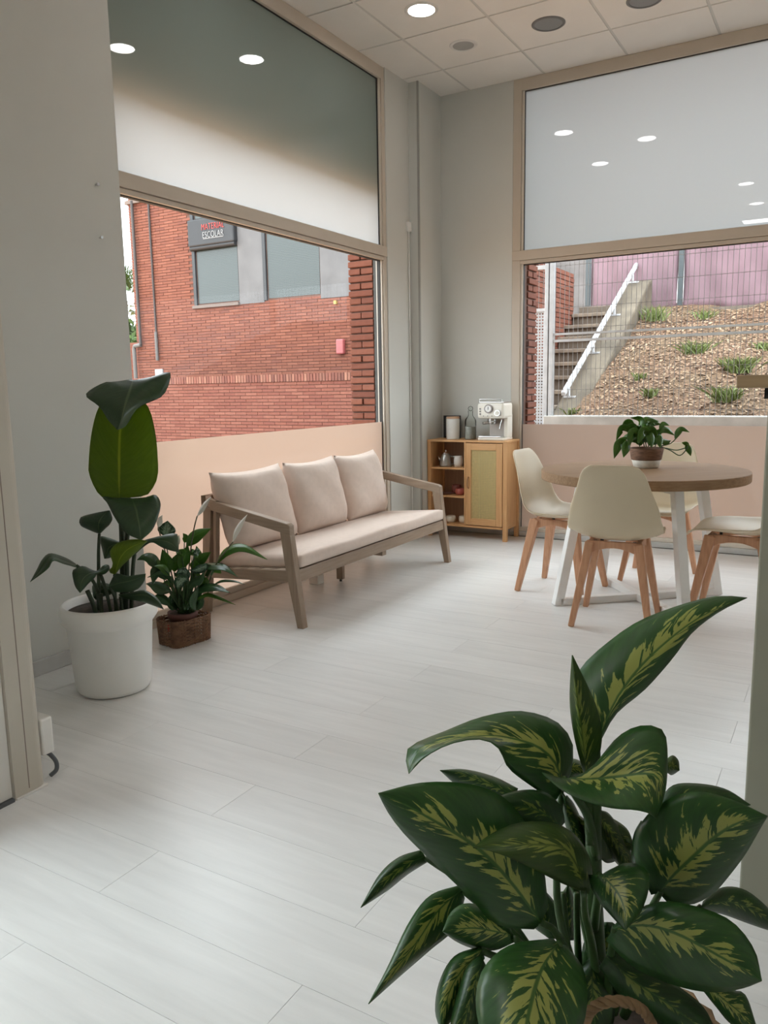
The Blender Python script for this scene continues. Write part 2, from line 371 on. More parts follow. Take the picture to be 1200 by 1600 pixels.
# entrance partition with its jamb at the left edge of the picture
JB = mat('jamb_paint', (0.54, 0.50, 0.43), 0.5, 0.04, 4)
wpn = struct(MB().box(XS-0.1, 0.86, -4.62, -4.56, 0, H+0.03).build('wall_partition', WALL, None))
tj = struct(empty('trim_2')); tj['label'] = 'beige painted door jamb with a rounded edge at the left border'
a0 = -4.640
pts = [(0.80, a0), (0.909, a0), (0.909, -4.560)] + [(0.909-0.03*(1-math.cos(t)), -4.560+0.03*math.sin(t)) for t in np.linspace(0.2, math.pi/2, 6)] + [(0.80, -4.530)]
MB().prism(pts, 2, 0.0, H).build('jamb_post', JB, tj, smooth=False)
bx('jamb_groove', mat('groove_brown', (0.25, 0.2, 0.17), 0.7), tj, 0.9085, 0.9098, -4.594, -4.5915, 0.02, H)
bx('jamb_foot', WPLASTIC, tj, 0.80, 0.9135, -4.638, -4.531, 0.0, 0.007, 0.002)
dr = struct(empty('door_1')); dr['label'] = 'white framed entrance door leaf at the left border'
DW = mat('door_white', (0.72, 0.70, 0.66), 0.45, 0.04, 5)
bx('door_stile', DW, dr, 0.872, 0.902, -4.760, -4.645, 0.012, 2.30, 0.002)
bx('door_stile', DW, dr, 0.872, 0.902, -5.80, -5.69, 0.012, 2.30, 0.002)
bx('door_rail', DW, dr, 0.872, 0.902, -5.69, -4.76, 0.012, 0.16, 0.002)
bx('door_rail', DW, dr, 0.872, 0.902, -5.69, -4.76, 2.18, 2.30, 0.002)
bx('pane', CLEAR, dr, 0.884, 0.888, -5.69, -4.76, 0.16, 2.18)
bx('threshold', mat('dark_threshold', (0.10, 0.11, 0.12), 0.5), dr, 0.86, 0.912, -5.80, -4.645, 0.0, 0.010)
bx('fanlight_pane', CLEAR, dr, 0.884, 0.888, -5.80, -4.64, 2.34, 3.30)
bx('fanlight_bar', DW, dr, 0.872, 0.902, -5.80, -4.64, 2.30, 2.34)
bx('fanlight_bar', DW, dr, 0.872, 0.902, -5.80, -4.64, 3.30, H)
struct(bx('wall_entrance', WALL, None, 0.80, 0.905, YB, -5.80, 0, H+0.03))

# windows ------------------------------------------------------------
def window(name, ax, a0, a1, p_in, out, zt0, zt1, zfilm, glass_first, glass_last, label):
    """ax 0: window in the plane X = p_in running along Y; ax 1: plane Y = p_in running along X.  out: sign of outside"""
    g = struct(empty(name)); g['label'] = label
    def b(nm, m, u0, u1, z0, z1, d0, d1, bev=0.0):
        lo, hi = sorted((p_in+out*d0, p_in+out*d1))
        if ax == 0: return bx(nm, m, g, lo, hi, u0, u1, z0, z1, bev)
        return bx(nm, m, g, u0, u1, lo, hi, z0, z1, bev)
    T = 0.06
    # main members
    if glass_first > a0+0.004: b('frame_jamb', FRAME, a0, glass_first-0.018, 0, H-0.002, 0, T, 0.003)
    if a1 > glass_last+0.004: b('frame_jamb', FRAME, glass_last+0.018, a1, 0, H-0.002, 0, T, 0.003)
    b('frame_head', FRAME, a0, a1, H-0.085, H-0.002, 0.001, T, 0.003)
    b('transom', FRAME, a0, a1, zt0+0.028, zt1, -0.006, T, 0.004)
    b('transom_bead', FRAME, a0, a1, zt0, zt0+0.026, 0.002, T, 0.003)
    b('frame_sill', SKIRT if ax == 1 else FRAMEL, a0, a1, 0.0, 0.042, -0.004, T+0.03, 0.004)
    b('sill_bead', FRAMEL, a0, a1, 0.042, 0.075, 0.012, T, 0.004)
    # beads round the panes
    for u in (glass_first, glass_last):
        s = 1 if u == glass_first else -1
        lo, hi = sorted((u-s*0.018, u))
        b('glazing_bead', FRAMEL, lo, hi, 0.075, zt0, 0.012, T, 0.002); b('glazing_bead', FRAMEL, lo, hi, zt1, H-0.085, 0.012, T, 0.002)
        lo, hi = sorted((u, u+s*0.004))
        b('seal', SEAL, lo, hi, 0.075, zt0, 0.022, T-0.01); b('seal', SEAL, lo, hi, zt1, H-0.085, 0.022, T-0.01)
    b('seal', SEAL, glass_first, glass_last, zt0-0.005, zt0, 0.022, T-0.01); b('seal', SEAL, glass_first, glass_last, H-0.09, H-0.085, 0.022, T-0.01)
    # panes (single sheets)
    def sheet(nm, m, z0, z1, d):
        c = p_in+out*d
        vs = [(c, glass_first, z0), (c, glass_last, z0), (c, glass_last, z1), (c, glass_first, z1)] if ax == 0 else [(glass_first, c, z0), (glass_last, c, z0), (glass_last, c, z1), (glass_first, c, z1)]
        q = MB(); q.v = vs; q.f = [(0, 1, 2, 3)]; return q.build(nm, m, g)
    o = sheet('frosted_pane', FILMU, zt1, H-0.085, 0.03); o['label'] = 'frosted upper pane'
    o = sheet('clear_pane', CLEAR, zfilm, zt0, 0.03)
    o = sheet('frosted_film', FILML, 0.075, zfilm, 0.03); o['label'] = 'frosted lower band'
    return g
window('window_1', 0, -3.285, -0.70, -0.028, -1, 2.140, 2.240, 0.955, -3.262, -0.793, 'left shop window with dark frosted top, clear middle and peach frosted foot')
window('window_2', 1, 0.672, 4.70, 0.0, 1, 2.135, 2.236, 0.905, 0.757, 4.60, 'back shop window with pale frosted top and view of steps')

# ceiling lights --------------------------------------------------------
def round_light(x, y, r, on, label, group):
    t = thing('ceiling_light', label, 'light', (x, y, H), 0, group)
    ring = [(r, 0.0), (r+0.006, -0.004), (r+0.018, -0.005), (r+0.024, -0.001), (r+0.024, 0.001), (r, 0.001)]
    MB().lathe([(r, 0.0), (r, -0.006), (r+0.018, -0.006), (r+0.023, -0.001), (r+0.023, 0.0)], 48).build('trim_ring', mat('light_trim', (0.70, 0.68, 0.65), 0.4), t, smooth=False)
    if on: m = mat('lamp_diffuser', (0.9, 0.9, 0.9), 0.5, emit=((1.0, 0.985, 0.96), LAMP))
    else: m = mat('lamp_diffuser_off', (0.36, 0.35, 0.335), 0.5)
    MB().lathe([(r-0.001, -0.001), (r-0.001, -0.0045), (r*0.5, -0.006), (0.001, -0.0065)], 48).build('diffuser', m, t, smooth=False)
    return t
cx = lambda i: 0.61+0.6*i
cyy = lambda j: -0.764-0.6*j
GRP = None
round_light(0.605, -1.36, 0.082, True, 'glowing round ceiling light at the top border of the picture', 'round ceiling lights')
round_light(0.61, -0.764, 0.072, False, 'small unlit grey round ceiling light nearest the corner pillar', 'round ceiling lights')
for i, j, lb in ((1, 2, 'lit round ceiling light mirrored right in the back frosted pane'), (0, 3, 'lit round ceiling light mirrored lowest left in the back frosted pane'),
             (2, 6, 'lit round ceiling light mirrored near the right border of the back pane'), (2, 8, 'lit round ceiling light mirrored lowest near the right border'),):
    round_light(cx(i), cyy(j), 0.082, True, lb, 'round ceiling lights')
pl = thing('panel_light', 'lit square ceiling panel far behind the viewer', 'light', (cx(2), cyy(10), H), 0)
bx('panel_frame', TBAR, pl, -0.3, 0.3, -0.15, 0.15, -0.012, -0.002); bx('diffuser', MATS['lamp_diffuser'], pl, -0.285, 0.285, -0.135, 0.135, -0.014, -0.0125)
def speaker(x, y, label):
    t = thing('ceiling_speaker', label, 'speaker', (x, y, H), 0, 'round ceiling speakers')
    MB().lathe([(0.088, 0.0), (0.088, -0.008), (0.098, -0.009), (0.106, -0.004), (0.106, 0)], 48).build('rim', mat('speaker_rim', (0.17, 0.17, 0.17), 0.5), t)
    MB().lathe([(0.0875, -0.002), (0.0875, -0.005), (0.001, -0.009)], 48).build('grille', mat('speaker_grille', (0.25, 0.255, 0.26), 0.6, 0.15, 900, 0.5, 900), t)
speaker(1.20, -0.762, 'dark grey round ceiling speaker left of the other one')
speaker(1.79, -0.755, 'dark grey round ceiling speaker cut by the top border')

# ================================================================== OUTSIDE
OUTG = mat('terracotta_paving', (0.60, 0.36, 0.21), 0.9, 0.12, 3, 0.2, 30)
struct(bx('ground', OUTG, None, -40, 30, -25, 45, -0.35, -0.15))
def brickset(parent, axis, plane, face, a0, a1, z0, z1, blen=0.24, course=0.054, joint=0.011, vj=0.006, bm=None, depth=0.09, proud=0.006, as_parts=False, jit=0.003, name='brick', holes=()):
    """running-bond bricks on a face. axis = direction of the wall (0: X, 1: Y); plane = coordinate of the face; face = +1/-1 outward"""
    q = MB(); cache = {}; n = 0; z = z0; r = 0
    while z+course*0.5 < z1:
        off = (blen+vj)*(0.5 if r % 2 else 0.0); u = a0-off
        while u < a1:
            b0, b1 = max(u, a0), min(u+blen, a1)
            if b1-b0 > 0.03 and not any(h0 < (b0+b1)/2 < h1 and k0 < z+course/2 < k1 for h0, h1, k0, k1 in holes):
                for (h0, h1, k0, k1) in holes:
                    if k0 < z+course/2 < k1:
                        if b0 < h0 < b1: b1 = h0
                        if b0 < h1 < b1: b0 = h1
                pr_ = proud+random.uniform(-jit, jit); lo, hi = sorted((plane+face*pr_, plane-face*depth))
                if as_parts:
                    key = (round(b1-b0, 2), round(hi-lo, 3))
                    key = round(b1-b0, 2)
                    if key not in cache:
                        L = b1-b0; c = course-joint; d = hi-lo
                        me = (MB().box(0, L, 0, d, 0, c) if axis == 0 else MB().box(0, d, 0, L, 0, c)).mesh('brick'); me.materials.append(BRICK); cache[key] = (me, d)
                    me, d = cache[key]
                    st = (plane+face*pr_-d) if face > 0 else plane+face*pr_
                    o = link(name, me, BRICK, parent, loc=(b0, st, z) if axis == 0 else (st, b0, z), bevel=0.005)
                else:
                    if axis == 0: q.box(b0, b1, lo, hi, z, z+course-joint)
                    else: q.box(lo, hi, b0, b1, z, z+course-joint)
            u += blen+vj
        z += course; r += 1
    if not as_parts and q.v:
        o = q.build(name, bm or BRICK, parent); o['kind'] = 'stuff'; return o
# our own building's outer brick piers beside both windows
p1 = struct(bx('wall_pier_left', MORTAR, None, -0.345, -0.088, -0.745, 0.32, -0.15, 3.9)); p1['label'] = 'brick reveal beside the left window'
brickset(p1, 0, -0.748, -1, -0.350, -0.135, 0.60, 2.35, blen=0.2155, depth=0.05, proud=0.018, as_parts=True, jit=0.008)
bx('seal_strip', mat('dark_strip', (0.05, 0.052, 0.05), 0.7), p1, -0.128, -0.095, -0.765, -0.72, 0, 3.4)
p2 = struct(bx('wall_pier_back', MORTAR, None, -0.088, 0.745, 0.09, 0.34, -0.15, 3.9)); p2['label'] = 'brick reveal beside the back window'
brickset(p2, 1, 0.748, 1, 0.135, 0.335, 0.60, 2.35, blen=0.2005, depth=0.05, proud=0.014, as_parts=True, jit=0.006)
struct(bx('wall_outer_left', MORTAR, None, -0.36, -0.34, -4.62, -3.34, -0.15, 3.9))
# shutter box above the left window, short canopy above the back window
SHB = mat('shutter_box', (0.15, 0.23, 0.205), 0.6, 0.1, 4)
sb = tag(bx('shutter_box', SHB, None, -0.225, -0.185, -3.27, -0.76, 2.60, 3.44, 0.006), 'dark green shutter box board showing through the frosted left pane', 'shutter box')
struct(bx('roof', CONC, None, -0.5, 5.6, -9.6, 0.85, H+0.38, H+0.6), 'concrete roof edge over the windows')

# facade across the street
FY = 5.784
bb = thing('brick_building', 'orange brick building with dark windows across the street', 'building', (0, 0, 0))
MB().box(-9.80, -2.4, FY+0.012, FY+6, -0.15, 8.0).build('wall', MORTAR, bb)
brickset(bb, 0, FY+0.02, -1, -9.80, -3.6, 1.0, 5.6, blen=0.235, depth=0.03, proud=0.02, jit=0.004, name='bricks', holes=((-8.14, -3.0, 2.83, 9),))
bx('sill', mat('sill_stone', (0.14, 0.11, 0.095), 0.8), bb, -8.16, -7.0, FY-0.05, FY+0.05, 2.79, 2.845)
bx('grey_panel', GREYPANEL, bb, -6.99, -6.40, FY-0.01, FY+0.04, 2.80, 6.0); bx('grey_panel', GREYPANEL, bb, -5.14, -3.6, FY-0.01, FY+0.04, 2.78, 6.0)
DKF = mat('dark_frame', (0.025, 0.027, 0.03), 0.5)
BLIND = None
def blind():
    m, t, b = nt('shop_blind'); tc = N(t, 'ShaderNodeTexCoord'); wv = N(t, 'ShaderNodeTexWave'); wv.bands_direction = 'Z'; wv.inputs['Scale'].default_value = 11; wv.inputs['Distortion'].default_value = 2.5; wv.inputs['Detail'].default_value = 2
    cr = N(t, 'ShaderNodeValToRGB'); cr.color_ramp.elements[0].color = (0.026, 0.034, 0.033, 1); cr.color_ramp.elements[1].color = (0.05, 0.062, 0.059, 1)
    t.links.new(tc.outputs['Object'], wv.inputs[0]); t.links.new(wv.outputs[0], cr.inputs[0]); t.links.new(cr.outputs[0], b.inputs['Base Color']); b.inputs['Roughness'].default_value = 0.25; return m
BLIND = blind()
def shopwin(x0, x1, z0, z1):
    f = bx('window', DKF, bb, x0, x1, FY+0.02, FY+0.06, z0, z1)
    bx('pane', BLIND, f, x0+0.09, x1-0.02, FY+0.005, FY+0.03, z0+0.03, z1-0.03)
    bx('frame_edge', DKF, f, x0, x0+0.07, FY-0.03, FY+0.06, z0, z1)
shopwin(-8.12, -6.99, 2.845, 3.90); shopwin(-6.40, -5.14, 2.83, 4.45); shopwin(-8.12, -6.99, 4.42, 5.6); shopwin(-6.40, -5.14, 4.5, 5.6)
sg = bx('sign_box', SIGNB, bb, -8.12, -6.98, FY-0.12, FY+0.02, 3.92, 4.42, 0.03); sg['label'] = 'black sign box with red and white lettering'
MB().tube([(-8.10, FY-0.06, 3.90), (-6.99, FY-0.06, 3.90)], 0.045, 12).build('roller', SIGNB, sg)
def text(s, m, parent, loc, size, rot, name='lettering', ext=0.004):
    c = bpy.data.curves.new(name, 'FONT'); c.body = s; c.size = size; c.extrude = ext; c.offset = -0.0035; c.space_character = 1.06; c.align_x = 'CENTER'; c.align_y = 'CENTER'
    o = bpy.data.objects.new(name, c); col.objects.link(o); bpy.context.view_layer.update()
    me = bpy.data.meshes.new_from_object(o.evaluated_get(bpy.context.evaluated_depsgraph_get())); col.objects.unlink(o); bpy.data.objects.remove(o)
    o = link(name, me, m, parent, loc=loc); o.rotation_euler = rot; return o
text('MATERIAL', mat('sign_red', (0.50, 0.06, 0.05), 0.5), sg, (-7.47, FY-0.127, 4.245), 0.165, (math.pi/2, 0, 0)).scale.x = 0.72
text('ESCOLAR', mat('sign_white', (0.34, 0.34, 0.34), 0.5), sg, (-7.47, FY-0.127, 4.10), 0.165, (math.pi/2, 0, 0)).scale.x = 0.72
bx('underline', MATS['sign_white'], sg, -7.72, -7.22, FY-0.128, FY-0.118, 4.035, 4.043)
PIPE = mat('drain_pipe', (0.035, 0.026, 0.023), 0.5)
MB().tube([(-9.63, FY-0.06, 4.98), (-9.63, FY-0.06, 2.16)], 0.03, 10).build('drain_pipe', PIPE, bb)
MB().tube([(-9.63, FY-0.06, 2.16), (-9.80, FY-0.07, 2.14), (-9.82, FY-0.07, 2.08), (-9.82, FY-0.07, 0.6)], 0.04, 10).build('drain_pipe', mat('pipe_grey', (0.10, 0.095, 0.09), 0.5), bb)
MB().tube([(-9.20, FY-0.03, 4.95), (-9.20, FY-0.03, 1.83)], 0.02, 8).build('cable_duct', PIPE, bb); MB().tube([(-9.19, FY-0.05, 2.40), (-9.19, FY-0.05, 1.83)], 0.03, 8).build('cable_duct', MATS['pipe_grey'], bb)
bx('ledge', mat('ledge_stone', (0.16, 0.12, 0.10), 0.8), bb, -9.84, -9.18, FY-0.06, FY+0.04, 4.93, 5.0)
bx('alarm_box', mat('alarm_red', (0.30, 0.075, 0.075), 0.4), bb, -4.80, -4.65, FY-0.09, FY, 1.80, 2.06, 0.02)
bx('wall_lamp', mat('yellow_lamp', (0.35, 0.24, 0.05), 0.4), bb, -4.85, -4.80, FY-0.05, FY, 2.66, 2.72)
bx('notice', mat('notice_white', (0.30, 0.31, 0.31), 0.6), bb, -9.30, -9.09, FY-0.03, FY+0.01, 1.50, 1.66)
# low wall in front of it with a soldier course
LY = 4.5
lw = thing('garden_wall', 'low red brick wall with upright cap bricks before the building', 'wall', (0, 0, 0))
MB().box(-9.6, -2.2, LY+0.012, LY+0.24, -0.15, 1.33).build('wall_core', MORTAR, lw)
brickset(lw, 0, LY+0.02, -1, -9.6, -2.2, 0.30, 1.33, blen=0.235, course=0.0545, depth=0.03, proud=0.02, name='bricks', bm=BRICKR)
q = MB(); x = -9.6
while x < -2.2:
    q.box(x, x+0.048, LY-0.02+random.uniform(-.003, .003), LY+0.26, 1.335, 1.455+random.uniform(-.003, .003)); x += 0.060
o = q.build('cap_bricks', island('cap_brick', [(0.19, 0.07, 0.05), (0.11, 0.04, 0.03), (0.24, 0.115, 0.08), (0.16, 0.055, 0.04)]), lw); o['kind'] = 'stuff'
# parapet and greenery past the left end of the building
pw = thing('parapet_wall', 'low brick parapet past the left end of the building', 'wall')
MB().box(-14, -9.9, 6.3, 6.5, -0.15, 2.25).build('wall_core', MORTAR, pw); brickset(pw, 0, 6.3, -1, -12.5, -9.85, 1.3, 2.25, depth=0.03, proud=0.01, name='bricks')
LEAFG = island('far_leaf', [(0.07, 0.13, 0.025), (0.11, 0.19, 0.035), (0.04, 0.08, 0.02), (0.15, 0.22, 0.055)], 0.6, 0.05)
TRUNK = mat('bark', (0.12, 0.085, 0.06), 0.9, 0.3, 10)
def leafy(name, m, parent, centre, rad, n, ls, seed):
    rnd = random.Random(seed); q = MB()
    for _ in range(n):
        d = Vector((rnd.gauss(0, 1), rnd.gauss(0, 1), rnd.gauss(0, 1))).normalized()*(rnd.random()**0.4)
        p = Vector((centre[0]+d.x*rad[0], centre[1]+d.y*rad[1], centre[2]+d.z*rad[2]))
        a = Vector((rnd.gauss(0, 1), rnd.gauss(0, 1), rnd.gauss(0, 1))).normalized(); b = a.orthogonal().normalized(); s = ls*rnd.uniform(0.6, 1.3); k = len(q.v)
        q.v += [tuple(p-a*s), tuple(p+b*s*0.35), tuple(p+a*s), tuple(p-b*s*0.35)]; q.f.append((k, k+1, k+2, k+3))
    return q.build(name, m, parent)
c = on(1, 9.0, 200, 500)
pt = thing('palm_tree', 'spiky palm seen past the left corner of the brick building', 'tree', (c[0]-0.2, 9.0, -0.15))
MB().tube([(0, 0, 0), (0, 0, 3.75)], 0.16, 10).build('trunk', TRUNK, pt)
q = MB(); rnd = random.Random(3)
for i in range(80):
    az = rnd.uniform(0, 2*math.pi); el = rnd.uniform(-0.5, 1.2); L = rnd.uniform(1.0, 1.7); d = Vector((math.cos(az)*math.cos(el), math.sin(az)*math.cos(el), math.sin(el)))
    s = d.cross(Vector((0, 0, 1))).normalized()
    for k in range(-5, 6):
        dd = (d+s*k*0.11).normalized(); p0 = Vector((0, 0, 3.75))+d*L*0.35; p1 = Vector((0, 0, 3.75))+dd*L-Vector((0, 0, 0.12*abs(k)*0.2)); n = len(q.v)
        q.v += [tuple(p0-s*0.012), tuple(p0+s*0.012), tuple(p1)]; q.f.append((n, n+1, n+2))
o = q.build('fronds', LEAFG, pt); o['kind'] = 'stuff'
c = on(1, 8.4, 200, 490)
bs = thing('leafy_bush', 'yellow green bush below the palm past the building', 'bush', (c[0]-0.3, 8.4, -0.15))
MB().tube([(0, 0, 0), (0, 0, 1.8)], 0.06, 8).build('stem', TRUNK, bs); o = leafy('foliage', LEAFG, bs, (0, 0, 2.3), (1.3, 0.6, 0.9), 2600, 0.11, 5); o['kind'] = 'stuff'

# behind the back window: retaining wall, fence, steps, bank, tarp
FN = 1.8
rw = tag(bx('retaining_wall', mat('kerb_white', (0.44, 0.425, 0.39), 0.85, 0.15, 5, 0.2, 30), None, 0.34, 6.0, FN-0.06, FN+0.12, -0.2, 0.903, 0.01), 'pale concrete kerb wall carrying the wire fence', 'wall')
struct(bx('ground_lip', mat('rubble_earth', (0.42, 0.27, 0.2), 0.9, 0.3, 30, 0.5, 60), None, 0.0, 6.0, FN-0.24, FN-0.06, -0.2, 0.806))
fn = thing('wire_fence', 'galvanised wire mesh fence on the pale kerb', 'fence', (0, FN, 0.9))
for x0, x1 in ((0.327, 0.366), (0.378, 0.418), (2.95, 3.01), (5.5, 5.56)): bx('post', GALV, fn, x0, x1, -0.03, 0.03, -0.01 if x0 > 0.37 else -0.09, 1.95, 0.003)
bx('rail', GALV, fn, 0.418, 5.5, -0.018, 0.018, 0.795, 0.815); bx('rail', GALV, fn, 0.418, 5.5, -0.018, 0.018, 0.728, 0.752)
WIRE = mat('fence_wire', (0.22, 0.21, 0.205), 0.5, 0.1, 10, metal=0.2)
def mesh_panel(x0, x1, z0, z1):
    q = MB(); x = x0
    while x < x1: q.box(x-0.0022, x+0.0022, -0.002, 0.002, z0, z1); x += 0.046
    z = z0+0.06
    while z < z1: q.box(x0, x1, 0.002, 0.006, z-0.002, z+0.002); z += 0.2
    return q
mesh_panel(0.43, 2.95, 0.0, 1.9).build('mesh_panel', WIRE, fn); mesh_panel(3.02, 5.5, 0.0, 1.9).build('mesh_panel', WIRE, fn)
gt = thing('gate_panel', 'white perforated metal sheet panel beside the fence post', 'gate', (0, FN, 0.8))
q = MB(); nx, nz = 11, 75; X0, X1, Z0, Z1 = 0.162, 0.322, 0.0, 1.135
us = np.linspace(X0, X1, nx+1); zs = np.linspace(Z0, Z1, nz+1)
for k in range(nz+1):
    for i in range(nx+1): q.v.append((us[i], 0, zs[k]))
for k in range(nz):
    for i in range(nx):
        if i % 2 == 1 and k % 2 == 1: continue
        n = k*(nx+1)+i; q.f.append((n, n+1, n+nx+2, n+nx+1))
q.build('perforated_sheet', mat('sheet_white', (0.46, 0.48, 0.50), 0.5, 0.03), gt, solid=0.003)
bx('top_edge', RAILW, gt, 0.155, 0.325, -0.015, 0.015, 1.135, 1.165); bx('top_bar', RAILW, gt, 0.150, 0.33, -0.02, 0.02, 1.54, 1.58)
mesh_panel(0.165, 0.325, 1.165, 1.95).build('mesh_panel', WIRE, gt)
# steps
st = thing('concrete_steps', 'worn concrete steps rising behind the fence', 'steps', (0, 0, 0))
STEPM = mat('step_concrete', (0.17, 0.135, 0.105), 0.9, 0.25, 6, 0.4, 40)
for k in range(8):
    bx('step', STEPM, st, -0.33, 0.125, 2.72+0.30*k, 3.08+0.30*k, 0.66+0.168*k, 0.93+0.168*k, 0.012); bx('tread', mat('tread_stone', (0.27, 0.215, 0.165), 0.9, 0.2, 8), st, -0.33, 0.125, 2.68+0.30*k, 3.06+0.30*k, 0.932+0.168*k, 0.978+0.168*k, 0.008)
sx0, sx1 = 0.13, 0.46
q = MB().prism([(2.45, 0.5), (2.45, 0.80), (2.75, 0.955), (5.85, 2.63), (6.05, 2.68), (6.05, 0.5)], 0, sx0, sx1)
bx('landing', STEPM, st, -0.33, 0.125, 5.12, 6.05, 0.5, 2.27, 0.01)
sw = q.build('side_wall', mat('stringer_concrete', (0.135, 0.11, 0.08), 0.95, 0.3, 3.5, 0.6, 30), st, bevel=0.03)
hr = thing('handrail', 'white painted handrail along the sloping concrete wall', 'handrail', (0, 0, 0))
a, b = Vector((0.20, 2.82, 1.105)), Vector((0.20, 6.40, 3.058))
MB().beam(a, b, 0.05, 0.05, side=(1, 0, 0)).build('rail', RAILW, hr, bevel=0.008)
for k in (0.04, 0.31, 0.58, 0.85):
    p = a.lerp(b, k); zt = 0.955+(p.y-2.75)*0.5403
    bx('bracket', RAILW, hr, 0.205, 0.23, p.y-0.02, p.y+0.02, min(zt, p.z-0.03)-0.02, p.z-0.015); bx('foot_plate', RAILW, hr, 0.17, 0.30, p.y-0.03, p.y+0.03, zt-0.01, zt+0.012)
# brick wall left of the steps
sbw = thing('stair_wall', 'brick wall on the left side of the concrete steps', 'wall')
MB().box(-0.62, -0.345, 2.3, 4.9, -0.15, 2.68).build('wall_core', MORTAR, sbw)
brickset(sbw, 1, -0.345, 1, 2.3, 4.9, 0.9, 2.68, depth=0.02, proud=0.012, name='bricks', blen=0.28, course=0.062)
brickset(sbw, 0, 2.3, -1, -0.62, -0.345, 0.9, 2.68, depth=0.02, proud=0.012, name='bricks', blen=0.28, course=0.062)
# bank
def hz(x, y): return 0.88+0.365*(y-2.25) + 0.05*math.sin(x*2.1+y*1.3)+0.03*math.sin(x*5.3-y*3.7)
def bank_mat():
    m, t, b = nt('bank_soil'); tc = N(t, 'ShaderNodeTexCoord')
    n1 = N(t, 'ShaderNodeTexNoise'); n1.inputs['Scale'].default_value = 1.1; n1.inputs['Detail'].default_value = 6; t.links.new(tc.outputs['Object'], n1.inputs['Vector'])
    vo = N(t, 'ShaderNodeTexVoronoi'); vo.inputs['Scale'].default_value = 34; t.links.new(tc.outputs['Object'], vo.inputs['Vector'])
    c1 = N(t, 'ShaderNodeValToRGB'); c1.color_ramp.elements[0].position = 0.35; c1.color_ramp.elements[1].position = 0.65
    c1.color_ramp.elements[0].color = (0.19, 0.10, 0.058, 1); c1.color_ramp.elements[1].color = (0.22, 0.15, 0.09, 1); t.links.new(n1.outputs[0], c1.inputs[0])
    c2 = N(t, 'ShaderNodeValToRGB'); c2.color_ramp.elements[0].color = (0.30, 0.28, 0.26, 1); c2.color_ramp.elements[1].color = (1.0, 0.97, 0.92, 1); t.links.new(vo.outputs['Color'], c2.inputs[0])
    mx = N(t, 'ShaderNodeMix', data_type='RGBA', blend_type='MULTIPLY'); mx.inputs[0].default_value = 0.85; t.links.new(c1.outputs[0], mx.inputs[6]); t.links.new(c2.outputs[0], mx.inputs[7]); t.links.new(mx.outputs[2], b.inputs['Base Color'])
    b.inputs['Roughness'].default_value = 0.95; bp = N(t, 'ShaderNodeBump'); bp.inputs['Strength'].default_value = 0.8; bp.inputs['Distance'].default_value = 0.02; t.links.new(vo.outputs[0], bp.inputs['Height']); t.links.new(bp.outputs[0], b.inputs['Normal']); return m
q = MB(); nx, ny = 60, 56
for j in range(ny+1):
    for i in range(nx+1):
        x = 0.40+6.0*i/nx; y = FN+0.10+4.6*j/ny; q.v.append((x, y, hz(x, y)+random.uniform(-.012, .012)))
for j in range(ny):
    for i in range(nx):
        n = j*(nx+1)+i; q.f.append((n, n+1, n+nx+2, n+nx+1))
hill = struct(q.build('ground_bank', bank_mat(), None, smooth=True)); hill['label'] = 'earth bank covered with dry leaves behind the fence'
q = MB(); rnd = random.Random(11)
for _ in range(9000):
    x = rnd.uniform(0.48, 4.2); y = rnd.uniform(FN+0.16, 6.0); z = hz(x, y)+rnd.uniform(0.004, 0.02); s = rnd.uniform(0.015, 0.035); a = rnd.uniform(0, 6.28)
    u = Vector((math.cos(a), math.sin(a), 0.37*math.sin(a)+rnd.uniform(-.4, .4))).normalized(); v = Vector((-math.sin(a), math.cos(a), 0.37*math.cos(a)+rnd.uniform(-.4, .6))).normalized(); p = Vector((x, y, z)); n = len(q.v)
    q.v += [tuple(p-u*s), tuple(p-v*s*.5), tuple(p+u*s), tuple(p+v*s*.5)]; q.f.append((n, n+1, n+2, n+3))
o = q.build('leaf_litter', island('dry_leaf', [(0.27, 0.17, 0.09), (0.13, 0.07, 0.035), (0.42, 0.30, 0.19), (0.19, 0.095, 0.055), (0.31, 0.22, 0.14)], 0.8, 0.05), None)
tag(o, 'dry brown leaves scattered over the earth bank', 'dry leaves'); o['kind'] = 'stuff'
GRASS = island('weed_green', [(0.15, 0.20, 0.05), (0.21, 0.26, 0.085), (0.11, 0.145, 0.04)], 0.6, 0.05)
def weed(px, py, size, n, seed, label):
    # find the bank along the pixel's ray
    d = ray(px, py); t = 4.0
    for _ in range(4000):
        p = CAM+d*t
        if p[2] <= hz(p[0], p[1]) and p[1] > FN: break
        t += 0.003
    rnd = random.Random(seed); q = MB()
    for _ in range(n):
        a = rnd.uniform(0, 6.28); r = size*0.5*rnd.random(); b0 = Vector((math.cos(a)*r, math.sin(a)*r, -0.03)); h = size*rnd.uniform(0.25, 0.8)
        tip = b0+Vector((rnd.gauss(0, .6)*h, rnd.gauss(0, .6)*h, h)); s = Vector((rnd.gauss(0, 1), rnd.gauss(0, 1), 0)).normalized()*0.006; mid = b0.lerp(tip, 0.55)+Vector((0, 0, 0.02)); k = len(q.v)
        q.v += [tuple(b0-s), tuple(b0+s), tuple(mid+s), tuple(tip), tuple(mid-s)]; q.f.append((k, k+1, k+2, k+3, k+4))
    o = q.build('weed_tuft', GRASS, None, loc=(p[0], p[1], p[2]+0.005)); tag(o, label, 'weed', 'green weeds on the bank'); return o
weed(1155, 580, 0.26, 260, 1, 'largest bright green weed tuft on the bank'); weed(1135, 625, 0.24, 200, 2, 'green weed tuft just below the largest one'); weed(1085, 552, 0.26, 160, 3, 'dull green weed on the bank left of the largest tuft')
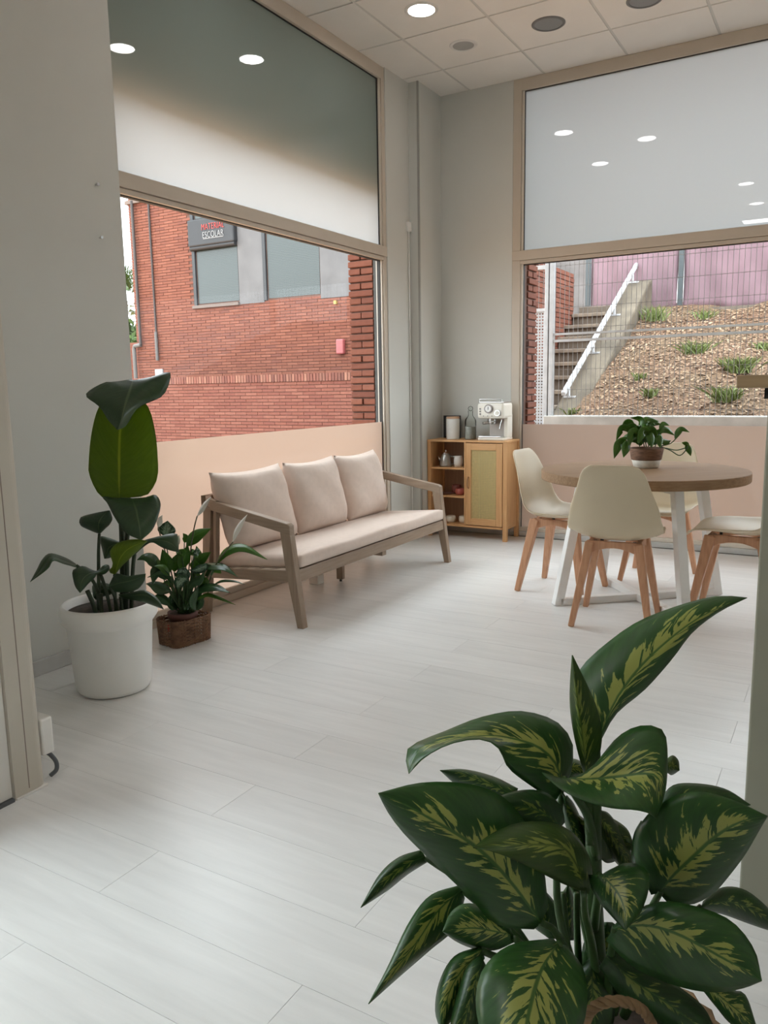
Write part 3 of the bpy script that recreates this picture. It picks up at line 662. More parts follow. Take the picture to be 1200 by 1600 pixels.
weed(1016, 618, 0.15, 80, 4, 'small weed tuft low on the bank beside the sloping wall'); weed(1000, 592, 0.14, 60, 5, 'small weed against the sloping concrete wall'); weed(1022, 500, 0.30, 150, 6, 'tall grey green weed at the top of the sloping wall')
weed(1100, 498, 0.22, 90, 7, 'weed at the foot of the mauve tarp'); weed(895, 646, 0.12, 60, 8, 'low weed at the foot of the sloping wall'); weed(1190, 545, 0.16, 70, 9, 'weed by the right border on the bank')
# tarp screen on the bank
ts = thing('tarp_screen', 'mauve tarpaulin screen fence at the top of the bank', 'fence', (0, 6.15, 2.0))
def tarp(x0, x1, z0, z1):
    q = MB(); n, m = 24, 20
    for j in range(m+1):
        for i in range(n+1):
            u, v = i/n, j/m; q.v.append((x0+(x1-x0)*u, 0.03*math.sin(u*9+v*3)*math.sin(v*3.1)+0.02*math.sin(u*23+v*11), z0+(z1-z0)*v+0.03*math.sin(u*7)))
    for j in range(m):
        for i in range(n):
            k = j*(n+1)+i; q.f.append((k, k+1, k+n+2, k+n+1))
    return q.build('tarp_sheet', TARP, ts, smooth=True, solid=0.004)
PST = mat('post_grey', (0.055, 0.066, 0.07), 0.5)
pxs = [on(1, 6.15, 919, 450)[0], on(1, 6.15, 1063, 450)[0]]; stp = pxs[1]-pxs[0]; pxs = [pxs[0], pxs[1], pxs[1]+stp, pxs[1]+2*stp]
for x in pxs: bx('post', PST, ts, x-0.035, x+0.035, -0.03, 0.03, 0.0, 2.6, 0.005)
for i in range(3): tarp(pxs[i]+0.04, pxs[i+1]-0.04, 0.22, 2.45)
cw = tag(bx('concrete_wall', mat('old_concrete', (0.22, 0.21, 0.205), 0.9, 0.25, 2.5, 0.3, 20), None, -1.6, pxs[0]-0.05, 7.2, 7.4, -0.15, 5.2), 'grey concrete wall at the top of the steps', 'wall')
struct(bx('ground_terrace', STEPM, None, -0.33, 6.4, 6.05, 7.2, 0.2, 2.24))

# ================================================================== FURNITURE
# ---- sofa
S = thing('sofa', 'three seat sofa with grey brown wooden frame and cream cushions', 'sofa', (0, 0, 0))
Y0, Y1 = -2.855, -1.105
def arm(y, s, nm):
    """side frame in the plane Y=y, thickness to the inside"""
    ya, yb = (y, y+0.042) if s > 0 else (y-0.042, y)
    # armrest sloping from the back to the front
    MB().prism([(0.075, 0.632), (0.073, 0.578), (0.555, 0.492), (0.608, 0.480), (0.606, 0.530), (0.590, 0.541)], 1, ya, yb).build('armrest', SOFAX, S, bevel=0.004)
    MB().prism([(0.545, 0.495), (0.608, 0.483), (0.672, 0.0), (0.634, 0.0), (0.572, 0.300)], 1, ya, yb).build('front_leg', SOFAZ, S, bevel=0.003)
    MB().prism([(0.030, 0.600), (0.085, 0.592), (0.050, 0.25), (0.020, 0.0), (-0.018, 0.0), (0.000, 0.25)], 1, ya, yb).build('rear_leg', SOFAZ, S, bevel=0.003)
    MB().prism([(0.03, 0.200), (0.03, 0.250), (0.60, 0.300), (0.612, 0.240)], 1, ya+0.004, yb-0.004).build('side_rail', SOFAX, S, bevel=0.003)
    MB().prism([(0.075, 0.25), (0.095, 0.25), (0.118, 0.585), (0.095, 0.59)], 1, ya+0.006, yb-0.006).build('back_upright', SOFAZ, S, bevel=0.003)
arm(Y0, 1, 'a'); arm(Y1, -1, 'b')
MB().prism([(0.604, 0.232), (0.634, 0.236), (0.626, 0.298), (0.596, 0.298)], 1, Y0+0.035, Y1-0.035).build('front_rail', SOFAW, S, bevel=0.003)
MB().prism([(-0.002, 0.19), (0.028, 0.19), (0.03, 0.25), (0.0, 0.25)], 1, Y0+0.04, Y1-0.04).build('back_rail', SOFAW, S, bevel=0.003)
pth = [(0.12, Y0+0.0135, 0.602), (0.075, Y0+0.016, 0.610), (0.042, Y0+0.030, 0.616), (0.018, Y0+0.058, 0.620), (0.004, Y0+0.10, 0.622), (0.0, Y0+0.16, 0.622), (0.0, Y1-0.16, 0.622), (0.004, Y1-0.10, 0.622), (0.018, Y1-0.058, 0.620), (0.042, Y1-0.030, 0.616), (0.075, Y1-0.016, 0.610), (0.12, Y1-0.0135, 0.602)]
q = MB(); sp = spline(pth, 160); n0 = 0
for i, p in enumerate(sp):
    d = sp[min(i+1, 160)]-sp[max(i-1, 0)]; d = d/np.linalg.norm(d); s = np.array([-d[1], d[0], 0]); s /= np.linalg.norm(s)
    for a, b in ((-0.013, -0.03), (0.013, -0.03), (0.013, 0.027), (-0.013, 0.027)): q.v.append(tuple(p+s*a+np.array([0, 0, b])))
    if i:
        k = len(q.v)-8
        for j in range(4): q.f.append((k+j, k+(j+1) % 4, k+4+(j+1) % 4, k+4+j))
q.f.append((3, 2, 1, 0)); q.f.append(tuple(len(q.v)-4+j for j in range(4)))
q.build('back_top_rail', SOFAW, S, bevel=0.003)
for i in range(5):
    xx = 0.10+0.10*i; MB().prism([(xx, 0.232+0.086*xx), (xx+0.05, 0.236+0.086*xx), (xx+0.05, 0.254+0.086*xx), (xx, 0.250+0.086*xx)], 1, Y0+0.02, Y1-0.02).build('seat_slat', mat('slat_pale', (0.62, 0.53, 0.44), 0.6), S)
MB().beam((0.283, -1.92, 0.25), (0.283, -1.92, 0.015), 0.045, 0.03).build('middle_leg', SOFAZ, S, bevel=0.003); MB().tube([(0.283, -1.92, 0.016), (0.283, -1.92, 0.0)], 0.008, 10).build('levelling_foot', BLACK, S)
bx('middle_rail', SOFAX, S, 0.02, 0.61, -1.945, -1.90, 0.20, 0.232)
for y, s in ((Y0, -1), (Y1, 1)):
    MB().tube([(0.105, y+0.021, 0.545), (0.105, y+0.045*(-s)+0.021*0, 0.545)], 0.007, 10).build('screw', STEEL, S)
def slab_cushion(x0, x1, y0, y1, tz, bz, nm):
    q = MB(); nu, nv = 14, 30
    def ring(z_of, inset): pass
    # rounded box with soft top, following the tilt of the seat
    P = {}
    def zt(x): return tz+(x-x1)*0.086
    def zb(x): return bz+(x-x1)*0.086
    prof = [(-1, 0), (-0.6, 0.35), (0, 0.5), (0.6, 0.35), (1, 0)]
    rows = []
    lay = [(0.030, 0.0), (0.008, 0.10), (0.0, 0.30), (0.0, 0.70), (0.008, 0.90), (0.030, 1.0)]
    def outline(ins):
        pts = []; r = 0.03
        cs = [(x1-r, y1-r, 0), (x0+r, y1-r, 1), (x0+r, y0+r, 2), (x1-r, y0+r, 3)]
        for cx_, cy_, k in cs:
            for i in range(5):
                t = k*math.pi/2+i*math.pi/8; pts.append((cx_+(r-ins)*math.cos(t), cy_+(r-ins)*math.sin(t)))
        out = []
        for i in range(len(pts)):
            a = pts[i]; b = pts[(i+1) % len(pts)]; L = math.dist(a, b); m = max(1, int(L/0.07))
            for k in range(m): out.append((a[0]+(b[0]-a[0])*k/m, a[1]+(b[1]-a[1])*k/m))
        return out
    base = outline(0.0); cxm, cym = (x0+x1)/2, (y0+y1)/2
    full = []
    for ins, f in lay: full.append((ins, f))
    n = len(base)
    for ins, f in full:
        for (px, py) in base:
            d = math.hypot(px-cxm, py-cym); k = max(0, 1-ins/d); X_, Y_ = cxm+(px-cxm)*1, cym+(py-cym)*1
            X_ = min(max(px, x0+ins), x1-ins); Y_ = min(max(py, y0+ins), y1-ins)
            q.v.append((X_, Y_, zb(X_)+(zt(X_)-zb(X_))*f+0.004*math.sin(Y_*9)*(1 if f > .5 else 0)))
    for l in range(len(full)-1):
        for i in range(n): q.f.append((l*n+i, l*n+(i+1) % n, (l+1)*n+(i+1) % n, (l+1)*n+i))
    for sgn, l in ((1, len(full)-1), (-1, 0)):
        prev = l
        idx = [l*n+i for i in range(n)]
        for sc_, up in ((0.72, 0.010), (0.4, 0.014), (0.1, 0.015)):
            k0 = len(q.v)
            for i in range(n):
                v = q.v[l*n+i]; xx, yy = cxm+(v[0]-cxm)*sc_, cym+(v[1]-cym)*sc_
                q.v.append((xx, yy, (zt(xx) if sgn > 0 else zb(xx))+(up if sgn > 0 else 0)))
            new = [k0+i for i in range(n)]
            for i in range(n):
                fce = (idx[i], idx[(i+1) % n], new[(i+1) % n], new[i]); q.f.append(fce if sgn > 0 else fce[::-1])
            idx = new
        q.f.append(tuple(idx) if sgn > 0 else tuple(idx[::-1]))
    return q.build(nm, FABRIC, S, smooth=True)
slab_cushion(0.06, 0.642, Y0+0.046, Y1-0.046, 0.375, 0.303, 'seat_cushion')
def pillow(yc, wdt, hgt, thk, base, tilt, turn, nm, seed, lean=0.0):
    """back cushion: stands on its lower edge, leans back; local u along Y, v up, n outward (+X)"""
    q = MB(); n = 22; rnd = random.Random(seed); ph = rnd.uniform(0, 6)
    U = Vector((math.sin(turn), math.cos(turn), 0)); V = Vector((-math.sin(tilt), 0, math.cos(tilt))); Nn = U.cross(V).normalized()
    if Nn.x < 0: Nn = -Nn
    for side in (1, -1):
        for j in range(n+1):
            for i in range(n+1):
                u, v = -1+2*i/n, -1+2*j/n
                t = max(0.0, (1-abs(u)**3.2))**0.55*max(0.0, (1-abs(v)**3.2))**0.55
                pin = 0.045*((abs(u)*abs(v))**6)   # ears at the corners
                sq = 1-0.035*(1-v*v)*abs(u)**2-0.0
                wr = 0.006*math.sin(u*5+v*4+ph)*t+0.004*math.sin(v*11+u*3+ph)*(abs(u)**2)*t
                p = Vector(base)+Vector((0, yc, 0))+U*(u*wdt/2*(1-0.03*(1-v*v)))+Vector((0, lean*(v+1)/2, 0))+V*((v+1)*hgt/2*(1.0)+(-0.02*(1-u*u) if v > 0.9 else 0)*1)+Nn*(side*thk/2*t+wr)
                q.v.append(tuple(p))
    m = (n+1)**2
    for s_ in (0, 1):
        for j in range(n):
            for i in range(n):
                k = s_*m+j*(n+1)+i; fc = (k, k+1, k+n+2, k+n+1); q.f.append(fc if s_ == 0 else fc[::-1])
    o = q.build(nm, FABRIC, None, smooth=True)
    md = o.modifiers.new('weld', 'WELD'); md.merge_threshold = 0.002
    return o
for yc, lb, tl, tn, wd, sd, bxx in ((-2.520, 'cream back cushion at the potted plant end of the sofa', 0.20, 0.03, 0.575, 1, 0.182), (-1.972, 'cream back cushion in the middle of the sofa', 0.22, -0.02, 0.54, 2, 0.20), (-1.437, 'cream back cushion at the cabinet end of the sofa', 0.22, -0.04, 0.535, 3, 0.20)):
    o = pillow(yc, wd, 0.445, 0.20, (bxx, 0, 0.345), tl, tn, 'back_cushion', sd, -0.05 if sd == 1 else -0.01); tag(o, lb, 'cushion', 'sofa back cushions')
sbx = tag(bx('socket_box', WPLASTIC, None, 0.145, 0.215, -2.075, -2.005, 0.0, 0.062, 0.006), 'small white box on the floor under the sofa', 'box')

# ---- chairs
def make_chair():
    c = empty('dining_chair')
    q = MB(); ns, nu = 36, 20
    prof = spline([(0.232, 0.428), (0.205, 0.450), (0.10, 0.450), (-0.04, 0.440), (-0.13, 0.452), (-0.187, 0.51), (-0.215, 0.60), (-0.243, 0.71), (-0.266, 0.80), (-0.276, 0.832)], ns)
    wk = [(0, 0.165), (0.04, 0.195), (0.10, 0.212), (0.25, 0.228), (0.42, 0.233), (0.55, 0.232), (0.70, 0.212), (0.82, 0.178), (0.92, 0.153), (0.965, 0.138), (1.0, 0.098)]
    wx = np.interp(np.linspace(0, 1, ns+1), [a for a, _ in wk], [b for _, b in wk])
    for i in range(ns+1):
        s = i/ns; t = prof[min(i+1, ns)]-prof[max(i-1, 0)]; t = t/np.linalg.norm(t)
        nr = np.array([t[1], -t[0]])            # profile runs front->back->up; this points up on the seat, forward on the back
        if s < 0.3 and nr[1] < 0: nr = -nr
        if s > 0.6 and nr[0] < 0: nr = -nr
        if 0.3 <= s <= 0.6: nr = nr if nr[1] > 0 else -nr
        k = 0.050*math.sin(math.pi*min(1.0, s*1.02))**0.7
        for j in range(nu+1):
            u = -1+2*j/nu; cc = k*abs(u)**2.4
            q.v.append((wx[i]*u, prof[i][0]+nr[0]*cc, prof[i][1]+nr[1]*cc))
    for i in range(ns):
        for j in range(nu):
            a = i*(nu+1)+j; q.f.append((a, a+1, a+nu+2, a+nu+1))
    q.build('seat_shell', SHELL, c, smooth=True, solid=0.009, sub=1)
    for sx in (-1, 1):
        for sy in (-1, 1):
            top = (sx*0.118, sy*0.122, 0.428); bot = (sx*0.19, sy*0.20, 0.0)
            MB().beam(top, bot, 0.056, 0.044, 0.030, 0.028, side=(0, 1, 0)).build('leg', BEECH, c, bevel=0.005)
    def arch(a, b, ax):
        # arched board between two leg tops
        n = 8; up = [(a+(b-a)*i/n, 0.436) for i in range(n+1)]; lo = [(a+(b-a)*i/n, 0.358+0.046*math.sin(math.pi*i/n)**0.8) for i in range(n+1)][::-1]
        return up+lo
    for s in (-1, 1):
        MB().prism(arch(-0.135, 0.135, 0), 1, s*0.122-0.012, s*0.122+0.012).build('cross_rail', BEECH, c, bevel=0.003)
        MB().prism(arch(-0.135, 0.135, 0), 0, s*0.117-0.012, s*0.117+0.012).build('side_rail', BEECH, c, bevel=0.003)
    for sx, sy in ((-1, -1), (1, -1), (-1, 1), (1, 1)): bx('bracket', BLACK, c, sx*0.095-0.008, sx*0.095+0.008, sy*0.105-0.008, sy*0.105+0.008, 0.385, 0.436)
    return c
ch = make_chair()
def face(dx, dy): return math.atan2(dy, dx)-math.pi/2
spots = [((1.58, -1.475), (0.995, -0.10), 'beige shell chair between the cabinet and the round table'), ((2.025, -1.968), (-0.098, 0.995), 'beige shell chair seen from behind before the round table'),
         ((2.03, -0.935), (0.0, -1.0), 'beige shell chair behind the round table, backed by the window'), ((2.552, -1.57), (-1.0, 0.03), 'beige shell chair cut off by the desk at right')]
for i, (p, d, lb) in enumerate(spots):
    o = ch if i == 0 else dup(ch); o.location = (p[0], p[1], 0); o.rotation_euler = (0, 0, face(*d)); tag(o, lb, 'chair', 'chairs round the table')

# ---- table
T = thing('round_table', 'round oak top table on white crossed metal legs', 'table', (2.04, -1.52, 0), math.atan2(0.643, 0.757))
n = 96; q = MB().lathe([(0.50, 0.690), (0.546, 0.690), (0.55, 0.694), (0.55, 0.738), (0.547, 0.741), (0.50, 0.741)], n); tt = q.build('table_top', OAK, T, smooth=False)
for k in range(2):
    R = Matrix.Rotation(k*math.pi/2, 4, 'Z')
    def tp(x, y, z): v = R @ Vector((x, y, z)); return tuple(v)
    side = tuple(R @ Vector((0, 1, 0)))
    for s in (-1, 1):
        MB().beam(tp(s*0.485, 0, 0.0), tp(s*0.352, 0, 0.69), 0.05, 0.05, side=side).build('leg', WHITE, T, bevel=0.003)
    MB().beam(tp(-0.475, 0, 0.021+0.001*k), tp(0.475, 0, 0.021+0.001*k), 0.05, 0.04, side=side).build('foot_bar', WHITE, T, bevel=0.003)
    MB().beam(tp(-0.36, 0, 0.668-0.001*k), tp(0.36, 0, 0.668-0.001*k), 0.05, 0.04, side=side).build('top_bar', WHITE, T, bevel=0.003)

# ---- cabinet
K = thing('cabinet', 'small wooden cabinet with open shelves and a woven cane door', 'cabinet', (0, 0, 0))
cx0, cx1, cy0, cy1, ct = 0.068, 0.757, -0.290, -0.016, 0.790
bx('top', CABX, K, cx0, cx1, cy0, cy1, ct-0.016, ct, 0.002)
bx('bottom', CABX, K, cx0+0.01, cx1-0.01, cy0+0.006, cy1-0.004, 0.092, 0.110, 0.002)
for x0, x1 in ((cx0, cx0+0.03), (cx1-0.034, cx1)):
    for y0, y1 in ((cy0, cy0+0.03), (cy1-0.03, cy1)): bx('leg', CABZ, K, x0, x1, y0, y1, 0, ct-0.016, 0.002)
bx('side_panel', CABZ, K, cx0+0.008, cx0+0.020, cy0+0.03, cy1-0.03, 0.11, ct-0.016); bx('side_panel', CABZ, K, cx1-0.022, cx1-0.010, cy0+0.03, cy1-0.03, 0.11, ct-0.016)
bx('back_panel', wood('cabinet_back', (0.42, 0.27, 0.17), (0.35, 0.22, 0.14), 2), K, cx0+0.01, cx1-0.01, cy1-0.012, cy1-0.005, 0.11, ct-0.016)
bx('divider', CABZ, K, 0.394, 0.408, cy0+0.002, cy1-0.012, 0.11, ct-0.016, 0.001)
for z in (0.560, 0.332): bx('shelf', CABX, K, cx0+0.02, 0.394, cy0+0.012, cy1-0.012, z-0.007, z+0.007, 0.001)
D = bx('door', CABZ, K, 0.411, 0.455, cy0-0.002, cy0+0.016, 0.116, ct-0.022, 0.002)
bx('door_stile', CABZ, D, 0.668, 0.719, cy0-0.002, cy0+0.016, 0.116, ct-0.022, 0.002)
bx('door_rail', CABX, D, 0.455, 0.668, cy0-0.002, cy0+0.016, ct-0.075, ct-0.022, 0.002); bx('door_rail', CABX, D, 0.455, 0.668, cy0-0.002, cy0+0.016, 0.116, 0.170, 0.002)
q = MB(); nz = 83; zs = np.linspace(0.168, ct-0.073, nz+1); us = np.linspace(0.452, 0.671, 32)
for z in zs:
    for u in us: q.v.append((u, cy0+0.007, z))
nu = len(us)
for k in range(nz):
    for i in range(nu-1):
        if i % 2 == 1 and k % 2 == 1: continue
        a = k*nu+i; q.f.append((a, a+1, a+nu+1, a+nu))
q.build('cane_weave', mat('cane', (0.60, 0.47, 0.21), 0.6, 0.1, 60), D, solid=0.002)
hn = MB(); hn.tube([(0.432+0.0, cy0-0.002, 0.50), (0.432, cy0-0.018, 0.485), (0.432, cy0-0.022, 0.455), (0.432, cy0-0.018, 0.425), (0.432, cy0-0.002, 0.41)], 0.006, 10); hn.build('handle', wood('handle_wood', (0.40, 0.22, 0.11), (0.33, 0.18, 0.09), 2), D, smooth=True)

# things on and in the cabinet
E0 = 0.790
pf = thing('picture_frame', 'black picture frame leaning on the wall behind the canister', 'picture frame', (0.185, -0.075, E0))
bx('frame_side', BLACK, pf, -0.075, -0.058, 0.0, 0.016, 0.0, 0.185, 0.001); bx('frame_side', BLACK, pf, 0.058, 0.075, 0.0, 0.016, 0.0, 0.185, 0.001); bx('frame_rail', BLACK, pf, -0.058, 0.058, 0.0, 0.016, 0.0, 0.017, 0.001); bx('frame_rail', BLACK, pf, -0.058, 0.058, 0.0, 0.016, 0.168, 0.185, 0.001)
bx('picture', mat('dark_print', (0.14, 0.13, 0.12), 0.4), pf, -0.058, 0.058, 0.004, 0.012, 0.017, 0.168); bx('back_board', BLACK, pf, -0.07, 0.07, 0.016, 0.020, 0.005, 0.18)
cn = thing('canister', 'white ceramic canister with a wooden lid on the cabinet', 'canister', (0.245, -0.175, E0))
MB().lathe([(0.050, 0.0), (0.054, 0.004), (0.054, 0.160), (0.052, 0.164)], 40).build('body', mat('ceramic_white', (0.74, 0.73, 0.70), 0.35), cn, smooth=False); MB().lathe([(0.050, 0.164), (0.054, 0.166), (0.054, 0.178), (0.051, 0.181)], 40).build('lid', wood('lid_wood', (0.55, 0.34, 0.22), (0.45, 0.27, 0.17), 0), cn)
bt = thing('glass_bottle', 'clear glass carafe with ball stopper beside the coffee machine', 'bottle', (0.395, -0.165, E0))
MB().lathe([(0.040, 0.0), (0.044, 0.004), (0.045, 0.02), (0.045, 0.145), (0.042, 0.160), (0.022, 0.185), (0.018, 0.20), (0.020, 0.225), (0.022, 0.228)], 36).build('body', CUPGLASS, bt, smooth=True)
MB().lathe([(0.041, 0.003), (0.042, 0.006), (0.042, 0.100), (0.041, 0.102)], 36).build('filling', mat('grey_grain', (0.42, 0.42, 0.385), 0.6, 0.15, 60), bt, smooth=False)
MB().lathe([(0.006, 0.225), (0.016, 0.232), (0.021, 0.245), (0.016, 0.258), (0.004, 0.264)], 24).build('stopper', CUPGLASS, bt, smooth=True)
CM = thing('coffee_machine', 'cream retro espresso machine standing on the cabinet', 'coffee machine', (0.605, -0.165, E0))
bx('base', CREAM, CM, -0.105, 0.115, -0.10, 0.085, 0.0, 0.022, 0.006); bx('drip_tray', STEEL, CM, -0.10, 0.085, -0.098, 0.02, 0.022, 0.032, 0.003)
bx('column', CREAM, CM, 0.082, 0.112, -0.02, 0.085, 0.02, 0.20, 0.004); bx('rear_body', mat('machine_back', (0.44, 0.39, 0.35), 0.35, metal=0.2), CM, -0.060, 0.082, 0.03, 0.085, 0.022, 0.20, 0.004)
bx('head', CREAM, CM, -0.112, 0.116, -0.10, 0.088, 0.168, 0.292, 0.022); bx('cup_tray', STEEL, CM, -0.10, 0.105, -0.085, 0.080, 0.291, 0.299, 0.003)
MB().tube([(-0.095, -0.085, 0.298), (-0.095, -0.085, 0.318), (0.09, -0.085, 0.318), (0.09, -0.085, 0.298)], 0.003, 8).build('cup_rail', STEEL, CM)
def dial(x, z, r, m1, m2, nm):
    o = MB().tube([(x, -0.099, z), (x, -0.112, z)], r, 28).build(nm, m1, CM); MB().tube([(x, -0.112, z), (x, -0.1135, z)], r*0.72, 28).build(nm+'_face', m2, o)
    return o
g = dial(-0.012, 0.246, 0.034, mat('gauge_rim', (0.16, 0.14, 0.13), 0.3, metal=0.6), WPLASTIC, 'gauge'); bx('needle', BLACK, g, -0.014, -0.009, -0.1145, -0.1135, 0.238, 0.262)
dial(0.062, 0.213, 0.024, STEEL, CREAM, 'steam_knob')
for z in (0.245, 0.225, 0.205): MB().tube([(-0.083, -0.099, z), (-0.083, -0.104, z)], 0.007, 12).build('button', mat('button_grey', (0.22, 0.20, 0.18), 0.4), CM)
for x in (-0.055, -0.02, 0.015): MB().tube([(x, -0.099, 0.19), (x, -0.102, 0.19)], 0.004, 10).build('indicator', MATS['button_grey'], CM)
MB().lathe([(0.035, 0.145), (0.037, 0.150), (0.037, 0.172)], 28, -0.01, -0.035).build('group_head', STEEL, CM); MB().lathe([(0.030, 0.125), (0.034, 0.13), (0.034, 0.145)], 28, -0.01, -0.035).build('portafilter', STEEL, CM)
MB().tube([(-0.02, -0.06, 0.138), (-0.055, -0.115, 0.134)], 0.010, 12).build('portafilter_handle', STEEL, CM); MB().tube([(0.075, -0.05, 0.17), (0.078, -0.07, 0.14), (0.07, -0.075, 0.09)], 0.004, 10).build('steam_wand', STEEL, CM)
# shelf contents
def cup(name, x, y, z, r, h, m, label, cat, grp=None, handle=False):
    t = thing(name, label, cat, (x, y, z), 0, grp)
    MB().lathe([(r*0.7, 0), (r*0.85, h*0.05), (r, h*0.35), (r, h*0.7), (r*0.88, h*0.97), (r*0.86, h), (r*0.80, h), (r*0.8, h*0.3), (0.004, h*0.1)], 32).build('body', m, t, smooth=True)
    if handle: MB().tube([(r*0.9, 0, h*0.75), (r*1.5, 0, h*0.7), (r*1.55, 0, h*0.4), (r*0.95, 0, h*0.25)], 0.004, 8).build('handle', m, t, smooth=True)
    return t
CERW = MATS['ceramic_white']; z1, z2, z3 = 0.567, 0.339, 0.110
tp_ = thing('teapot', 'small steel and glass teapot on the top shelf', 'teapot', (0.185, -0.19, z1))
MB().lathe([(0.052, 0), (0.055, 0.01), (0.046, 0.07), (0.034, 0.095), (0.034, 0.102)], 32).build('body', mat('pot_glass', (0.42, 0.42, 0.41), 0.12, metal=0.7), tp_, smooth=True); MB().lathe([(0.035, 0.102), (0.03, 0.112), (0.006, 0.116), (0.006, 0.122), (0.010, 0.130), (0.004, 0.136)], 28).build('lid', STEEL, tp_, smooth=True)
MB().tube([(0.04, 0, 0.085), (0.085, 0, 0.08), (0.088, 0, 0.03), (0.052, 0, 0.015)], 0.006, 10).build('handle', MATS['pot_glass'], tp_, smooth=True); MB().tube([(-0.045, 0, 0.04), (-0.07, 0, 0.08)], [0.012, 0.006], 10).build('spout', STEEL, tp_, smooth=True)
cup('white_mug', 0.297, -0.19, z1, 0.036, 0.088, CERW, 'rounded white mug on the top shelf beside the teapot', 'mug', 'white mugs'); cup('white_mug', 0.372, -0.15, z1, 0.034, 0.085, CERW, 'white mug half hidden by the cabinet door', 'mug', 'white mugs')
REDC = mat('red_ceramic', (0.42, 0.10, 0.08), 0.35); cup('red_cup', 0.315, -0.19, z2, 0.040, 0.052, REDC, 'red tea cup on the middle shelf', 'cup', 'red cups'); cup('red_cup', 0.245, -0.11, z2, 0.042, 0.07, mat('dark_red_ceramic', (0.28, 0.09, 0.07), 0.4), 'dark red cup at the back of the middle shelf', 'cup', 'red cups'); cup('red_cup', 0.365, -0.12, z2, 0.030, 0.06, mat('brown_ceramic', (0.33, 0.16, 0.11), 0.4), 'brown cup beside the divider on the middle shelf', 'cup', 'red cups')
MB_ = MB().lathe([(0.05, 0), (0.062, 0.004), (0.07, 0.010), (0.066, 0.010), (0.05, 0.006)], 32); o = MB_.build('saucer', mat('saucer_brown', (0.20, 0.10, 0.08), 0.4), None, loc=(0.185, -0.185, z2)); tag(o, 'dark saucer on the middle shelf', 'saucer')
cup('white_bowl', 0.235, -0.2, z3, 0.042, 0.052, mat('cream_ceramic', (0.72, 0.66, 0.55), 0.35), 'cream bowl on the bottom shelf beside the sofa arm', 'bowl', 'bowls'); cup('white_bowl', 0.345, -0.18, z3, 0.045, 0.055, MATS['cream_ceramic'], 'cream cup with a handle next to the divider below', 'bowl', 'bowls', True)

# ---- reception desk at the right border
RD = thing('reception_desk', 'tall reception desk with wooden top at the right border', 'desk', (2.852, -4.13, 0))
bx('desk_body', mat('desk_paint_shaded', (0.25, 0.245, 0.19), 0.6, 0.04, 3, 0.1, 60), RD, 0.0, 1.5, 0.0, 0.5, 0.0, 1.196, 0.004)  # white panel turned from the windows, its shade put into the colour
bx('desk_top', wood('desk_wood', (0.36, 0.25, 0.14), (0.29, 0.20, 0.11), 0), RD, -0.062, 1.55, -0.01, 0.55, 1.199, 1.226, 0.002)
bx('bracket', BLACK, RD, -0.012, -0.001, 0.05, 0.10, 1.175, 1.198)

# ---- small wall things
sk = thing('wall_socket_box', 'cream wall box low on the partition edge', 'socket', (0.862, -4.53, 0.125)); bx('housing', WPLASTIC, sk, -0.045, 0.034, 0.002, 0.045, -0.035, 0.085, 0.006); MB().tube([tuple(p) for p in spline([(0.01, 0.03, -0.035), (0.02, 0.04, -0.05), (0.028, 0.05, -0.075), (0.028, 0.048, -0.10), (0.015, 0.035, -0.117)], 20)], 0.007, 10).build('cable', mat('cable_grey', (0.10, 0.11, 0.12), 0.4), sk, smooth=True)
cb = thing('junction_box', 'small white cable box high on the corner wall strip', 'cable box', (-0.02, -0.417, 2.43)); bx('housing', WPLASTIC, cb, 0.0005, 0.022, -0.028, 0.026, -0.035, 0.035, 0.004); MB().tube([(0.008, 0.0, -0.035), (0.008, 0.004, -1.5), (0.008, 0.012, -2.40)], 0.005, 8).build('cable', WPLASTIC, cb)
for z, lb in ((2.129, 'upper of two small screws in the left wall'), (1.902, 'lower of two small screws in the left wall')):
    s_ = thing('wall_screw', lb, 'screw', (XS, -3.422, z), 0, 'wall screws'); MB().tube([(0.0, 0, 0), (0.014, 0, 0.001)], 0.0035, 8).build('shank', STEEL, s_); MB().tube([(0.012, 0, 0.001), (0.018, 0, 0.001)], 0.007, 10).build('head', STEEL, s_)

# ================================================================== PLANTS
def blade(name, m, parent, L, Mid, Rr, off=(0, 0, 0), nu=6, nv=18, bulge=0.0, thick=0.0010):
    """leaf surface through three 3D polylines (left edge, midrib, right edge), base to tip"""
    A, B, Cc = spline(L, nv), spline(Mid, nv), spline(Rr, nv); q = MB(); uv = []
    for i in range(nv+1):
        for j in range(-nu, nu+1):
            t = j/nu
            p = B[i]+((A[i]-B[i]) if t < 0 else (Cc[i]-B[i]))*abs(t)
            e = B[i]-0.5*(A[i]+Cc[i]); view = (CAM-B[i]); view = view/np.linalg.norm(view)
            p = p+view*bulge*(4*abs(t)*(1-abs(t)))*math.sin(math.pi*min(1, i/nv*0.96+0.02))
            q.v.append(tuple(p-np.array(off))); uv.append((0.5+t/2, i/nv))
    w_ = 2*nu+1
    for i in range(nv):
        for j in range(2*nu):
            a = i*w_+j; q.f.append((a, a+1, a+w_+1, a+w_))
    me = q.mesh(name); ul = me.uv_layers.new(name='UVMap')
    for lp in me.loops: ul.data[lp.index].uv = uv[lp.vertex_index]
    return link(name, me, m, parent, smooth=True, solid=thick)
